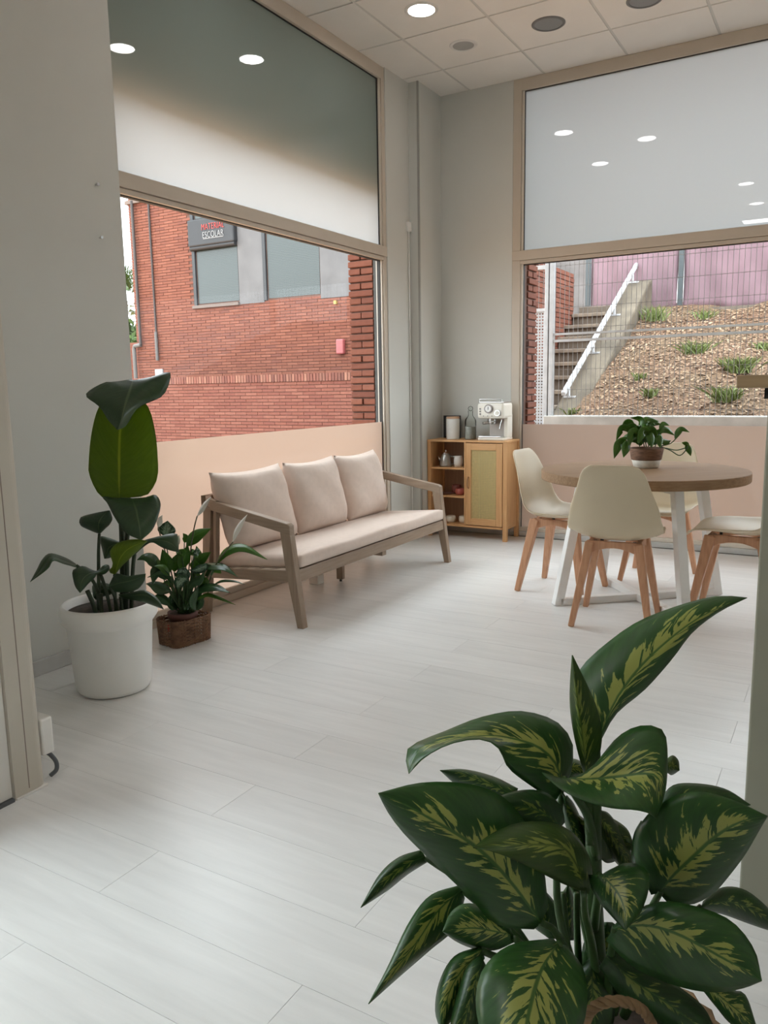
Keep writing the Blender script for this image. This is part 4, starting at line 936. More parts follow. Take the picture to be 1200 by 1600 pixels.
def traced(name, m, parent, sc, org, Lp, Mp, Rp, wm, el, er, off, **kw):
    """outline points in crop pixels (org + p/sc); wm: depth along the view at base .. tip; el, er: depth added at the two edges"""
    def conv(P, add):
        n = len(P); out = []
        for i, (x, y) in enumerate(P):
            s = i/(n-1); d = np.interp(s, np.linspace(0, 1, len(wm)), wm)
            out.append(atw(org[0]+x/sc, org[1]+y/sc, d+add*math.sin(math.pi*min(1.0, max(0.0, 0.08+0.92*s)))**0.7))
        return out
    return blade(name, m, parent, conv(Lp, el), conv(Mp, 0), conv(Rp, er), off, **kw)
def ribbon(name, m, parent, sc, org, P, wm, hw, roll, off, fold=0.25, **kw):
    """leaf from a midrib drawn in crop pixels and a half width in metres; roll turns the blade about its midrib"""
    n = len(P); pts = [atw(org[0]+x/sc, org[1]+y/sc, np.interp(i/(n-1), np.linspace(0, 1, len(wm)), wm)) for i, (x, y) in enumerate(P)]
    B = spline(pts, 18); L, R = [], []
    for i in range(19):
        s = i/18; d = B[min(i+1, 18)]-B[max(i-1, 0)]; d = d/np.linalg.norm(d); v = CAM-B[i]; v = v/np.linalg.norm(v); a = np.cross(d, v); a = a/np.linalg.norm(a); b = np.cross(a, d)
        wd = hw*(math.sin(math.pi*min(1, s**0.80))**1.05 if s < 1 else 0)+0.0006
        c1, s1 = math.cos(roll), math.sin(roll); side = a*c1+b*s1; nrm = np.cross(d, side)
        L.append(B[i]-side*wd+nrm*wd*fold); R.append(B[i]+side*wd+nrm*wd*fold)
    return blade(name, m, parent, L, B, R, off, **kw)
def stem(name, m, parent, sc, org, P, wm, r, off):
    n = len(P); pts = [atw(org[0]+x/sc, org[1]+y/sc, np.interp(i/(n-1), np.linspace(0, 1, len(wm)), wm))-np.array(off) for i, (x, y) in enumerate(P)]
    s = spline(pts, 14); rr = np.interp(np.linspace(0, 1, 15), np.linspace(0, 1, len(r)), r).tolist() if isinstance(r, (list, tuple)) else r
    return MB().tube([tuple(p) for p in s], rr, 10).build(name, m, parent, smooth=True)

# ---- dumb cane in the foreground
DIEF = leaf_mat('dumb_cane_leaf', (0.022, 0.078, 0.018), (0.036, 0.115, 0.025), (0.36, 0.41, 0.11), 0.50, 0.18, 0.36, streak=20.0)
DIED = leaf_mat('dumb_cane_leaf_plain', (0.015, 0.056, 0.013), (0.027, 0.085, 0.019), (0.20, 0.27, 0.06), 0.18, 0.18, 0.36)
DIEY = leaf_mat('dumb_cane_leaf_light', (0.03, 0.075, 0.012), (0.05, 0.10, 0.016), (0.22, 0.28, 0.06), 0.36, 0.28, 0.38, streak=20.0)
STEMG = mat('green_stem', (0.035, 0.085, 0.02), 0.4, 0.2, 8)
o0 = atw(955, 1610, 1.06); DP = (o0[0], o0[1], 0.0)
DC = thing('dumb_cane_plant', 'large variegated dumb cane with cream splashed leaves in foreground', 'plant', DP)
sc, org = 1.818, (540, 900)
def D(L, Mp, R, wm, el=0.02, er=0.02, m=DIEF, b=0.008): return traced('leaf', m, DC, sc, org, L, Mp, R, wm, el, er, DP, bulge=b)
# top leaf
D([(705, 478), (648, 385), (642, 318), (668, 262), (725, 205), (830, 130), (960, 80), (1060, 57), (1140, 62)], [(712, 478), (742, 410), (780, 335), (860, 235), (980, 135), (1075, 84), (1140, 62)], [(718, 480), (768, 392), (850, 322), (925, 238), (985, 160), (1060, 102), (1140, 62)], [1.02, 1.05, 1.10], 0.035, 0.015)
ribbon('rolled_leaf', DIEY, DC, sc, org, [(686, 580), (672, 450), (656, 330), (644, 225)], [1.02, 1.0, 0.99], 0.020, 0.5, DP, fold=0.7)
# left arching leaf: upper and lower half about the midrib
D([(640, 560), (645, 480), (600, 415), (500, 384), (390, 400), (290, 438), (178, 490), (180, 562)], [(612, 610), (600, 540), (545, 485), (450, 458), (380, 456), (290, 466), (205, 500), (180, 562)], [(596, 640), (520, 592), (462, 545), (435, 490), (385, 464), (300, 476), (225, 515), (180, 562)], [1.03, 1.0, 0.97, 0.96], 0.05, -0.045)
D([(490, 604), (420, 570), (340, 550), (268, 552)], [(482, 622), (390, 582), (330, 562), (268, 552)], [(472, 645), (400, 636), (330, 605), (268, 552)], [1.10, 1.12, 1.13], m=DIED)
# right folded leaf over the stem
D([(720, 575), (738, 500), (790, 445), (850, 424), (902, 440), (914, 505), (908, 610), (880, 690)], [(612, 575), (690, 578), (770, 572), (840, 562), (885, 570), (898, 620), (893, 655), (880, 690)], [(558, 558), (610, 605), (680, 640), (760, 660), (820, 664), (855, 672), (870, 680), (880, 690)], [0.98, 0.97, 0.95, 0.94], 0.04, -0.06)
# big left leaf
D([(575, 940), (555, 800), (490, 670), (420, 612), (330, 588), (210, 588), (93, 617)], [(555, 985), (490, 895), (420, 815), (350, 755), (250, 695), (160, 645), (93, 617)], [(535, 1003), (430, 990), (345, 905), (240, 805), (165, 730), (120, 670), (93, 617)], [0.95, 0.92, 0.90, 0.90], 0.03, 0.02)
# dark leaf behind and folded centre leaf
D([(622, 700), (612, 655), (560, 612), (480, 612), (400, 645), (345, 690)], [(612, 712), (560, 672), (500, 655), (430, 660), (385, 672), (345, 690)], [(600, 722), (540, 716), (480, 712), (430, 706), (385, 700), (345, 690)], [0.98, 0.95, 0.94], m=DIED)
D([(690, 905), (700, 830), (665, 750), (600, 705), (500, 700), (420, 730), (362, 772)], [(678, 895), (660, 830), (618, 772), (540, 764), (470, 766), (410, 768), (362, 772)], [(660, 892), (600, 866), (545, 838), (490, 812), (440, 790), (400, 778), (362, 772)], [0.93, 0.88, 0.86, 0.85], 0.05, -0.03, m=DIEY)
# right large leaf and the one behind it
D([(868, 905), (822, 800), (828, 720), (890, 650), (985, 612), (1090, 632), (1198, 682)], [(890, 900), (930, 850), (985, 800), (1045, 745), (1105, 706), (1150, 690), (1198, 682)], [(915, 928), (985, 932), (1045, 900), (1090, 850), (1135, 790), (1170, 730), (1198, 682)], [0.98, 0.95, 0.93, 0.93], 0.02, 0.025)
D([(890, 640), (930, 595), (1000, 590), (1080, 606), (1150, 650)], [(892, 652), (950, 640), (1010, 640), (1080, 645), (1150, 650)], [(900, 680), (960, 690), (1020, 690), (1090, 672), (1150, 650)], [1.03, 1.02, 1.02], m=DIED)
# lower right
D([(770, 985), (820, 950), (900, 925), (1000, 940), (1095, 980), (1160, 1060), (1182, 1150)], [(760, 1000), (850, 990), (930, 1010), (1010, 1050), (1080, 1090), (1140, 1120), (1182, 1150)], [(740, 1035), (810, 1105), (900, 1150), (985, 1175), (1060, 1182), (1130, 1170), (1182, 1150)], [0.95, 0.90, 0.87, 0.86], 0.02, 0.03)
D([(1015, 925), (1070, 885), (1140, 895), (1215, 960), (1240, 1010)], [(1010, 940), (1080, 925), (1150, 945), (1210, 985), (1240, 1010)], [(1005, 950), (1070, 960), (1140, 985), (1200, 1005), (1240, 1010)], [1.0, 1.02, 1.02], m=DIED)
D([(1000, 1080), (1090, 1170), (1135, 1190), (1170, 1290)], [(1000, 1130), (1060, 1190), (1115, 1235), (1170, 1290)], [(1010, 1170), (1050, 1220), (1100, 1275), (1170, 1290)], [0.95, 0.93, 0.92], m=DIEF)
# bottom: leaf towards the viewer, and its dark neighbours
D([(590, 1030), (470, 1048), (395, 1110), (370, 1200), (385, 1300), (420, 1390), (490, 1450)], [(603, 1045), (560, 1110), (535, 1180), (517, 1260), (505, 1330), (495, 1390), (490, 1450)], [(625, 1050), (672, 1110), (686, 1190), (676, 1270), (640, 1350), (570, 1410), (490, 1450)], [0.88, 0.80, 0.76, 0.75], 0.03, 0.03)
D([(470, 1004), (430, 958), (350, 930), (300, 955), (276, 1010)], [(475, 1020), (420, 1008), (370, 1000), (320, 1003), (276, 1010)], [(478, 1040), (425, 1062), (365, 1058), (315, 1038), (276, 1010)], [0.96, 0.94, 0.93], m=DIEF)
D([(325, 878), (240, 908), (180, 985), (120, 1110), (65, 1216)], [(330, 890), (262, 950), (205, 1035), (135, 1125), (65, 1216)], [(338, 915), (310, 1000), (240, 1062), (150, 1140), (65, 1216)], [1.02, 0.99, 0.95, 0.93], 0.01, 0.03)
D([(215, 778), (150, 800), (95, 850), (43, 942)], [(225, 795), (160, 826), (110, 870), (43, 942)], [(232, 812), (175, 848), (120, 892), (43, 942)], [1.06, 1.05, 1.04], 0.01, 0.02, m=DIED)
D([(385, 1052), (310, 1080), (268, 1150), (255, 1235), (275, 1300)], [(388, 1062), (330, 1120), (295, 1180), (280, 1240), (275, 1300)], [(395, 1085), (360, 1140), (330, 1200), (300, 1260), (275, 1300)], [0.95, 0.92, 0.90], m=DIEF)
D([(385, 1075), (345, 1110), (320, 1180), (300, 1260), (295, 1340)], [(390, 1090), (370, 1150), (350, 1220), (325, 1290), (295, 1340)], [(400, 1110), (395, 1180), (385, 1250), (350, 1310), (295, 1340)], [0.93, 0.90, 0.88], m=DIED)
D([(745, 838), (800, 815), (855, 835), (860, 890), (835, 960), (795, 1005)], [(725, 850), (752, 875), (775, 905), (790, 940), (795, 970), (795, 1005)], [(690, 848), (700, 890), (725, 930), (755, 965), (778, 990), (795, 1005)], [0.92, 0.89, 0.87], m=DIEF)
D([(760, 1060), (850, 1110), (950, 1170), (1020, 1230), (1060, 1320)], [(740, 1080), (820, 1150), (910, 1210), (990, 1270), (1060, 1320)], [(720, 1110), (780, 1190), (860, 1250), (950, 1300), (1060, 1320)], [0.98, 0.96, 0.95], m=DIED)
D([(700, 1080), (660, 1120), (640, 1200), (660, 1290), (720, 1340)], [(705, 1090), (700, 1150), (705, 1220), (710, 1290), (720, 1340)], [(720, 1090), (750, 1150), (765, 1220), (755, 1290), (720, 1340)], [1.02, 1.0, 0.98], m=DIED)
D([(420, 1180), (370, 1215), (340, 1250), (320, 1330)], [(430, 1200), (390, 1240), (360, 1290), (320, 1330)], [(440, 1220), (420, 1270), (380, 1320), (320, 1330)], [0.93, 0.92, 0.9], m=DIED)
sc, org = 3.53, (860, 1200)
D([(300, 850), (190, 950), (175, 1100), (210, 1230), (310, 1310)], [(310, 850), (320, 950), (330, 1080), (325, 1200), (315, 1310)], [(340, 850), (480, 960), (540, 1100), (490, 1230), (320, 1310)], [1.10, 1.12, 1.12], m=DIED)
D([(270, 230), (330, 260), (420, 400), (470, 580)], [(262, 260), (320, 340), (400, 470), (470, 580)], [(255, 300), (300, 420), (380, 540), (470, 580)], [1.05, 1.07, 1.08], m=DIEY)
D([(90, 150), (130, 200), (180, 320), (200, 460)], [(80, 170), (100, 250), (150, 370), (200, 460)], [(60, 130), (80, 300), (130, 420), (200, 460)], [1.02, 1.04, 1.05], m=DIED)
D([(500, 290), (460, 370), (450, 500), (520, 640)], [(520, 300), (510, 400), (510, 520), (520, 640)], [(560, 300), (580, 400), (570, 520), (520, 640)], [1.02, 1.03, 1.03], m=DIED)
sc, org = 3.75, (560, 1200)
D([(1120, 1000), (1020, 920), (980, 800), (1000, 640)], [(1150, 1000), (1100, 900), (1060, 800), (1000, 640)], [(1190, 1000), (1190, 880), (1130, 760), (1000, 640)], [1.12, 1.13, 1.13], m=DIED)
D([(1200, 1010), (1160, 900), (1170, 780), (1230, 680)], [(1230, 1010), (1220, 900), (1220, 790), (1230, 680)], [(1260, 1010), (1280, 900), (1270, 780), (1230, 680)], [1.13, 1.14, 1.14], m=DIED)
D([(700, 1480), (640, 1420), (650, 1380), (700, 1370)], [(720, 1500), (680, 1440), (680, 1400), (700, 1370)], [(760, 1500), (730, 1450), (715, 1400), (700, 1370)], [0.95, 0.95, 0.95], m=DIED)
sc, org = 1.818, (540, 900)
# upright inner leaves round the stem
D([(690, 700), (640, 660), (610, 620), (600, 590)], [(705, 720), (665, 690), (635, 640), (600, 590)], [(720, 760), (690, 760), (655, 690), (600, 590)], [1.05, 1.05, 1.05], m=DIEY)
D([(620, 540), (640, 520), (670, 530), (690, 570)], [(625, 560), (645, 545), (665, 550), (690, 570)], [(640, 580), (655, 575), (670, 572), (690, 570)], [1.09, 1.09, 1.09], m=DIEF)
D([(730, 680), (760, 690), (800, 720), (820, 770)], [(725, 720), (755, 730), (790, 755), (820, 770)], [(720, 800), (745, 815), (785, 800), (820, 770)], [1.07, 1.08, 1.08], m=DIEY)
D([(912, 520), (930, 510), (945, 525), (948, 552)], [(912, 540), (925, 535), (938, 542), (948, 552)], [(915, 560), (925, 565), (936, 560), (948, 552)], [1.14, 1.14, 1.14], m=DIEY)
# canes and leaf stalks
stem('cane', STEMG, DC, sc, org, [(725, 1290), (715, 1100), (705, 900), (704, 720), (706, 600)], [1.06, 1.05, 1.03], [0.013, 0.012, 0.010], DP)
stem('leaf_stalk', STEMG, DC, sc, org, [(706, 640), (712, 550), (712, 476)], [1.03, 1.02], [0.008, 0.005], DP); stem('leaf_stalk', STEMG, DC, sc, org, [(695, 760), (688, 660), (686, 575)], [1.03, 1.02], 0.006, DP)
for P, ww in (([(690, 1250), (660, 1150), (620, 1020), (600, 900), (605, 720), (612, 610)], [1.05, 1.03, 1.03]), ([(670, 1240), (640, 1100), (595, 1010), (555, 985)], [1.04, 0.95]), ([(720, 1200), (700, 1050), (680, 960), (676, 890)], [1.04, 0.93]),
             ([(760, 1240), (800, 1080), (860, 960), (895, 895)], [1.05, 0.98]), ([(740, 1240), (750, 1100), (765, 1000)], [1.04, 0.95]), ([(680, 1240), (640, 1130), (605, 1045)], [1.04, 0.88]), ([(660, 1250), (560, 1100), (480, 1030)], [1.05, 0.96]),
             ([(650, 1250), (500, 1040), (335, 895)], [1.06, 1.02]), ([(640, 1250), (450, 960), (228, 800)], [1.08, 1.06]), ([(660, 1260), (500, 1120), (388, 1065)], [1.04, 0.95]), ([(705, 1000), (715, 920), (722, 850)], [1.03, 0.92]), ([(790, 1250), (900, 1050), (1010, 940)], [1.06, 1.0]),
             ([(650, 1250), (632, 1080), (618, 900)], [1.06, 1.05]), ([(670, 1250), (660, 1060), (655, 900)], [1.07, 1.06]), ([(700, 1080), (640, 860), (490, 620)], [1.07, 1.10]), ([(710, 800), (690, 690), (650, 620), (620, 575)], [1.04, 0.98])):
    stem('leaf_stalk', STEMG, DC, sc, org, P, ww, [0.0065, 0.004], DP)
# its wicker basket
WICK = mat('wicker_tan', (0.26, 0.165, 0.085), 0.8, 0.25, 40, 0.5, 90)
def wicker(name, parent, rx, ry, h, flare, rows, n, m, rect=False, off=(0, 0), rr=0.006, amp=0.0035):
    q = MB()
    def rim(t, k):
        if rect:
            c, s = math.cos(t), math.sin(t); e = 0.38; x = math.copysign(abs(c)**e, c)*rx; y = math.copysign(abs(s)**e, s)*ry
        else: x, y = rx*math.cos(t), ry*math.sin(t)
        f = 1+flare*k; return x*f+off[0], y*f+off[1]
    for r in range(rows):
        k = r/(rows-1); z = rr+(h-2*rr)*k; path = []
        for i in range(n+1):
            t = 2*math.pi*i/n; x, y = rim(t, k); d = math.hypot(x-off[0], y-off[1]); s = 1+(amp if (i+r) % 2 else -amp)/d
            path.append((off[0]+(x-off[0])*s, off[1]+(y-off[1])*s, z))
        q.tube(path, rr*0.72, 5, cap=False)
    return q.build(name, m, parent, smooth=True)
BK = thing('wicker_basket', 'round wicker planter basket holding the variegated dumb cane', 'basket', (DP[0], DP[1], 0))
MB().lathe([(0.12, 0.0), (0.125, 0.004), (0.155, 0.33), (0.150, 0.335), (0.118, 0.30), (0.10, 0.02), (0.004, 0.018)], 40).build('liner', mat('liner_dark', (0.05, 0.04, 0.03), 0.9), BK, smooth=True)
wicker('weave', BK, 0.126, 0.126, 0.34, 0.25, 30, 60, WICK)
MB().lathe([(0.13, 0.27), (0.13, 0.295), (0.06, 0.305), (0.004, 0.307)], 32).build('soil', SOIL, BK, smooth=True)
hp = [atw(org[0]+x/sc, org[1]+y/sc, d)-np.array((DP[0], DP[1], 0)) for x, y, d in ((675, 1290, 0.93), (695, 1235, 0.915), (740, 1210, 0.905), (800, 1212, 0.905), (850, 1240, 0.915), (880, 1300, 0.93))]
def braid(path, r, m, parent, name):
    s = spline(path, 40); q = MB()
    for ph in (0, 2.09, 4.19):
        pts = []
        for i, p in enumerate(s):
            d = s[min(i+1, 40)]-s[max(i-1, 0)]; d = d/np.linalg.norm(d); a = np.cross(d, [0, 0, 1.0]); a = a/(np.linalg.norm(a)+1e-9); b = np.cross(d, a); t = i*0.75+ph
            pts.append(tuple(p+(a*math.cos(t)+b*math.sin(t))*r*0.55))
        q.tube(pts, r*0.6, 6)
    return q.build(name, m, parent, smooth=True)
braid(hp, 0.006, WICK, BK, 'handle')

# ---- tall bird of paradise plant in the white pot
PC = np.array([0.440, -3.860, 0.0]); PO = tuple(PC)
WP = thing('white_pot', 'large white plastic pot with a thick rolled rim', 'pot', PO)
MB().lathe([(0.125, 0.0), (0.140, 0.006), (0.150, 0.025), (0.168, 0.285), (0.178, 0.293), (0.190, 0.310), (0.192, 0.340), (0.188, 0.362), (0.178, 0.371), (0.168, 0.366), (0.165, 0.33), (0.140, 0.04), (0.004, 0.03)], 64).build('pot_body', POTW, WP, smooth=True)
MB().lathe([(0.166, 0.31), (0.166, 0.335), (0.08, 0.342), (0.004, 0.343)], 48).build('soil', SOIL, WP, smooth=True)
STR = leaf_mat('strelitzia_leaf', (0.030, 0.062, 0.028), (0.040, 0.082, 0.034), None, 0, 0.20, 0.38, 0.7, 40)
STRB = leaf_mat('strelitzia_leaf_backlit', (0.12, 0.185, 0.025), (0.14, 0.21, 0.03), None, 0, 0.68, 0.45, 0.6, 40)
STRY = leaf_mat('strelitzia_leaf_young', (0.14, 0.21, 0.02), (0.17, 0.25, 0.03), None, 0, 0.5, 0.42, 0.6, 40)
PET = mat('petiole_green', (0.03, 0.05, 0.022), 0.5, 0.2, 10)
BP = thing('bird_of_paradise_plant', 'tall broad leaved plant growing from the white pot', 'plant', PO)
sc, org = 4.0, (20, 560); w0 = 3.17
def Sx(L, Mp, R, wm, el=0.03, er=0.03, m=STR, b=0.01): return traced('leaf', m, BP, sc, org, L, Mp, R, wm, el, er, PO, bulge=b)
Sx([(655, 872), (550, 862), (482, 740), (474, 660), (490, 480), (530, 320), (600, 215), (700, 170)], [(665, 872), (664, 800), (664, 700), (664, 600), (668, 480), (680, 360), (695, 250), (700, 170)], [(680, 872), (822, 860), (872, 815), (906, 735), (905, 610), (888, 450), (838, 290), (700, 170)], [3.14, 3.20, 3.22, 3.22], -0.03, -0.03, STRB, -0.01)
Sx([(740, 130), (640, 146), (575, 150), (480, 200), (460, 240), (540, 302), (600, 390), (652, 446)], [(752, 135), (742, 165), (728, 210), (712, 262), (698, 310), (686, 360), (672, 405), (655, 446)], [(780, 132), (870, 115), (985, 90), (945, 225), (840, 280), (770, 322), (710, 420), (660, 446)], [3.20, 3.10, 3.02, 3.0], 0.06, 0.10)
Sx([(735, 872), (640, 872), (560, 864), (590, 905), (640, 1000), (705, 1090), (795, 1134)], [(742, 876), (758, 910), (772, 950), (782, 1000), (792, 1050), (797, 1095), (800, 1134)], [(755, 874), (830, 868), (892, 853), (924, 905), (910, 985), (870, 1075), (806, 1134)], [3.10, 3.02, 2.96, 2.95], 0.05, 0.06)
Sx([(540, 1096), (500, 1082), (425, 1045), (418, 1005), (440, 986), (520, 965), (600, 950)], [(542, 1096), (538, 1075), (535, 1050), (540, 1025), (552, 1000), (572, 975), (605, 950)], [(546, 1096), (580, 1062), (605, 1038), (622, 1005), (618, 980), (612, 962), (606, 950)], [3.16, 3.12, 3.14], 0.03, 0.03)
Sx([(668, 1146), (610, 1125), (545, 1116), (560, 1200), (572, 1252)], [(666, 1150), (630, 1165), (600, 1185), (588, 1215), (575, 1252)], [(664, 1156), (655, 1190), (635, 1220), (610, 1245), (580, 1252)], [3.28, 3.27, 3.26])
Sx([(640, 1352), (600, 1332), (626, 1290), (608, 1225), (612, 1195), (660, 1150), (760, 1130), (842, 1140)], [(640, 1350), (650, 1310), (662, 1270), (680, 1235), (705, 1205), (740, 1180), (790, 1158), (842, 1140)], [(642, 1350), (665, 1318), (690, 1290), (720, 1262), (750, 1232), (780, 1205), (812, 1172), (842, 1140)], [3.10, 3.04, 3.0], 0.03, 0.05, STRY)
Sx([(755, 1220), (800, 1150), (880, 1120), (1018, 1094), (1034, 1150), (1038, 1212)], [(758, 1225), (810, 1165), (870, 1140), (940, 1140), (1000, 1165), (1038, 1212)], [(762, 1228), (815, 1180), (870, 1150), (930, 1180), (990, 1202), (1038, 1212)], [3.10, 3.02, 2.98], 0.03, 0.0)
Sx([(392, 1282), (330, 1246), (235, 1218), (185, 1255), (150, 1320), (108, 1398)], [(398, 1295), (320, 1264), (240, 1238), (195, 1290), (160, 1340), (108, 1398)], [(400, 1308), (320, 1286), (255, 1266), (225, 1310), (170, 1355), (108, 1398)], [3.12, 3.05, 3.0, 2.98], 0.04, -0.03)
Sx([(600, 1292), (570, 1290), (520, 1330), (445, 1298), (400, 1310), (372, 1335), (388, 1420), (420, 1466)], [(604, 1300), (575, 1315), (540, 1335), (500, 1340), (465, 1355), (435, 1385), (425, 1425), (420, 1466)], [(606, 1318), (580, 1345), (552, 1352), (530, 1345), (508, 1375), (475, 1405), (445, 1440), (420, 1466)], [3.12, 3.06, 3.0, 2.98], 0.02, 0.03)
Sx([(600, 1420), (630, 1360), (655, 1344), (720, 1360), (780, 1352), (832, 1346)], [(604, 1428), (650, 1408), (700, 1398), (750, 1385), (795, 1368), (832, 1346)], [(612, 1440), (650, 1460), (720, 1462), (780, 1442), (820, 1395), (832, 1346)], [3.10, 3.04, 3.02], 0.02, 0.03)
Sx([(660, 1475), (740, 1462), (820, 1448), (885, 1480), (920, 1520), (944, 1570)], [(670, 1490), (750, 1482), (820, 1478), (875, 1502), (912, 1532), (944, 1570)], [(690, 1500), (750, 1510), (810, 1522), (865, 1540), (905, 1555), (944, 1570)], [3.14, 3.06, 3.0], 0.02, 0.02)
Sx([(500, 1480), (498, 1420), (540, 1400), (600, 1410), (640, 1440)], [(505, 1495), (530, 1450), (565, 1440), (600, 1440), (640, 1440)], [(520, 1510), (560, 1490), (600, 1480), (625, 1465), (640, 1440)], [3.22, 3.22, 3.22])
for P, ww, r in (([(690, 1600), (692, 1400), (686, 1150), (668, 872)], [3.2, 3.2, 3.16], [0.016, 0.014, 0.009]), ([(536, 1600), (537, 1400), (536, 1200), (541, 1096)], [3.18, 3.17], [0.009, 0.006]), ([(700, 1590), (712, 1350), (712, 1150), (735, 980), (742, 878)], [3.2, 3.15, 3.10], [0.012, 0.008]),
                 ([(645, 1590), (638, 1470), (638, 1352)], [3.15, 3.10], 0.007), ([(740, 1590), (745, 1420), (752, 1300), (760, 1225)], [3.2, 3.1], 0.008), ([(520, 1600), (500, 1530), (465, 1450)], [3.1, 3.08], 0.009), ([(615, 1600), (590, 1480), (560, 1380), (545, 1345)], [3.15, 3.10], 0.007),
                 ([(560, 1600), (530, 1450), (470, 1350), (395, 1294)], [3.16, 3.12], 0.007), ([(556, 1600), (552, 1540), (550, 1470)], [3.13, 3.13], 0.008), ([(660, 1590), (640, 1500), (606, 1425)], [3.15, 3.1], 0.006), ([(690, 1600), (680, 1540), (672, 1490)], [3.16, 3.14], 0.006),
                 ([(710, 1590), (700, 1380), (690, 1250), (668, 1150)], [3.25, 3.28], 0.007), ([(700, 1560), (715, 1100), (735, 600), (750, 300), (752, 140)], [3.26, 3.27, 3.22], [0.010, 0.007])):
    stem('petiole', PET, BP, sc, org, P, ww, r, PO)

# ---- peace lily in its basket
BO = np.array([0.262, -3.272, 0.0])
WK = thing('wicker_basket', 'brown rectangular wicker basket on the floor beside white pot', 'basket', tuple(BO), math.radians(-8.6))
WBR = mat('wicker_brown', (0.25, 0.135, 0.08), 0.75, 0.35, 30, 0.5, 90)
wicker('weave', WK, 0.078, 0.106, 0.130, 0.06, 15, 64, WBR, rect=True, rr=0.0052, amp=0.0042)
q = MB()
for i in range(40):
    t = 2*math.pi*i/40; c, s = math.cos(t), math.sin(t); x = math.copysign(abs(c)**0.38, c)*0.078; y = math.copysign(abs(s)**0.38, s)*0.106; q.tube([(x, y, 0.0), (x*1.06, y*1.06, 0.132)], 0.003, 6)
q.build('stakes', WBR, WK)
bx('basket_floor', WBR, WK, -0.072, 0.072, -0.1, 0.1, 0.002, 0.010)
bx('ribbon_tag', mat('red_cloth', (0.45, 0.06, 0.04), 0.8), WK, 0.030, 0.036, -0.117, -0.111, 0.085, 0.115)
GP = thing('plant_pot', 'reddish brown plastic pot inside the rectangular basket', 'pot', (BO[0], BO[1]-0.005, 0.010))
MB().lathe([(0.055, 0), (0.058, 0.003), (0.066, 0.115), (0.072, 0.118), (0.073, 0.142), (0.069, 0.144), (0.066, 0.13), (0.004, 0.125)], 40).build('pot_body', mat('pot_brown', (0.12, 0.045, 0.035), 0.5), GP, smooth=True); MB().lathe([(0.066, 0.118), (0.066, 0.131), (0.004, 0.133)], 32).build('soil', SOIL, GP)
PL = thing('peace_lily_plant', 'peace lily with white blooms beside the sofa arm', 'plant', tuple(BO))
LILY = leaf_mat('lily_leaf', (0.055, 0.14, 0.022), (0.08, 0.19, 0.03), None, 0, 0.42, 0.25, 0.4, 40); LILD = leaf_mat('lily_leaf_dark', (0.026, 0.070, 0.026), (0.04, 0.10, 0.034), None, 0, 0.18, 0.22, 0.4, 40)
LILS = leaf_mat('lily_leaf_striped', (0.012, 0.045, 0.020), (0.03, 0.09, 0.04), (0.22, 0.32, 0.22), 0.75, 0.2, 0.3, 0.4, 34)
SPA = mat('white_spathe', (0.72, 0.69, 0.62), 0.6, 0.06, 20)
sc, org = 5.0, (200, 720); wl_ = float((BO-CAM) @ FW)-0.03
def Lf(P, hw, roll, dd, m=LILY, nm='leaf', fold=0.25):
    hw *= 0.8; ribbon(nm, m, PL, sc, org, P, [wl_+d for d in dd], hw, roll, tuple(BO), fold, nu=4)
base = (440, 1190)
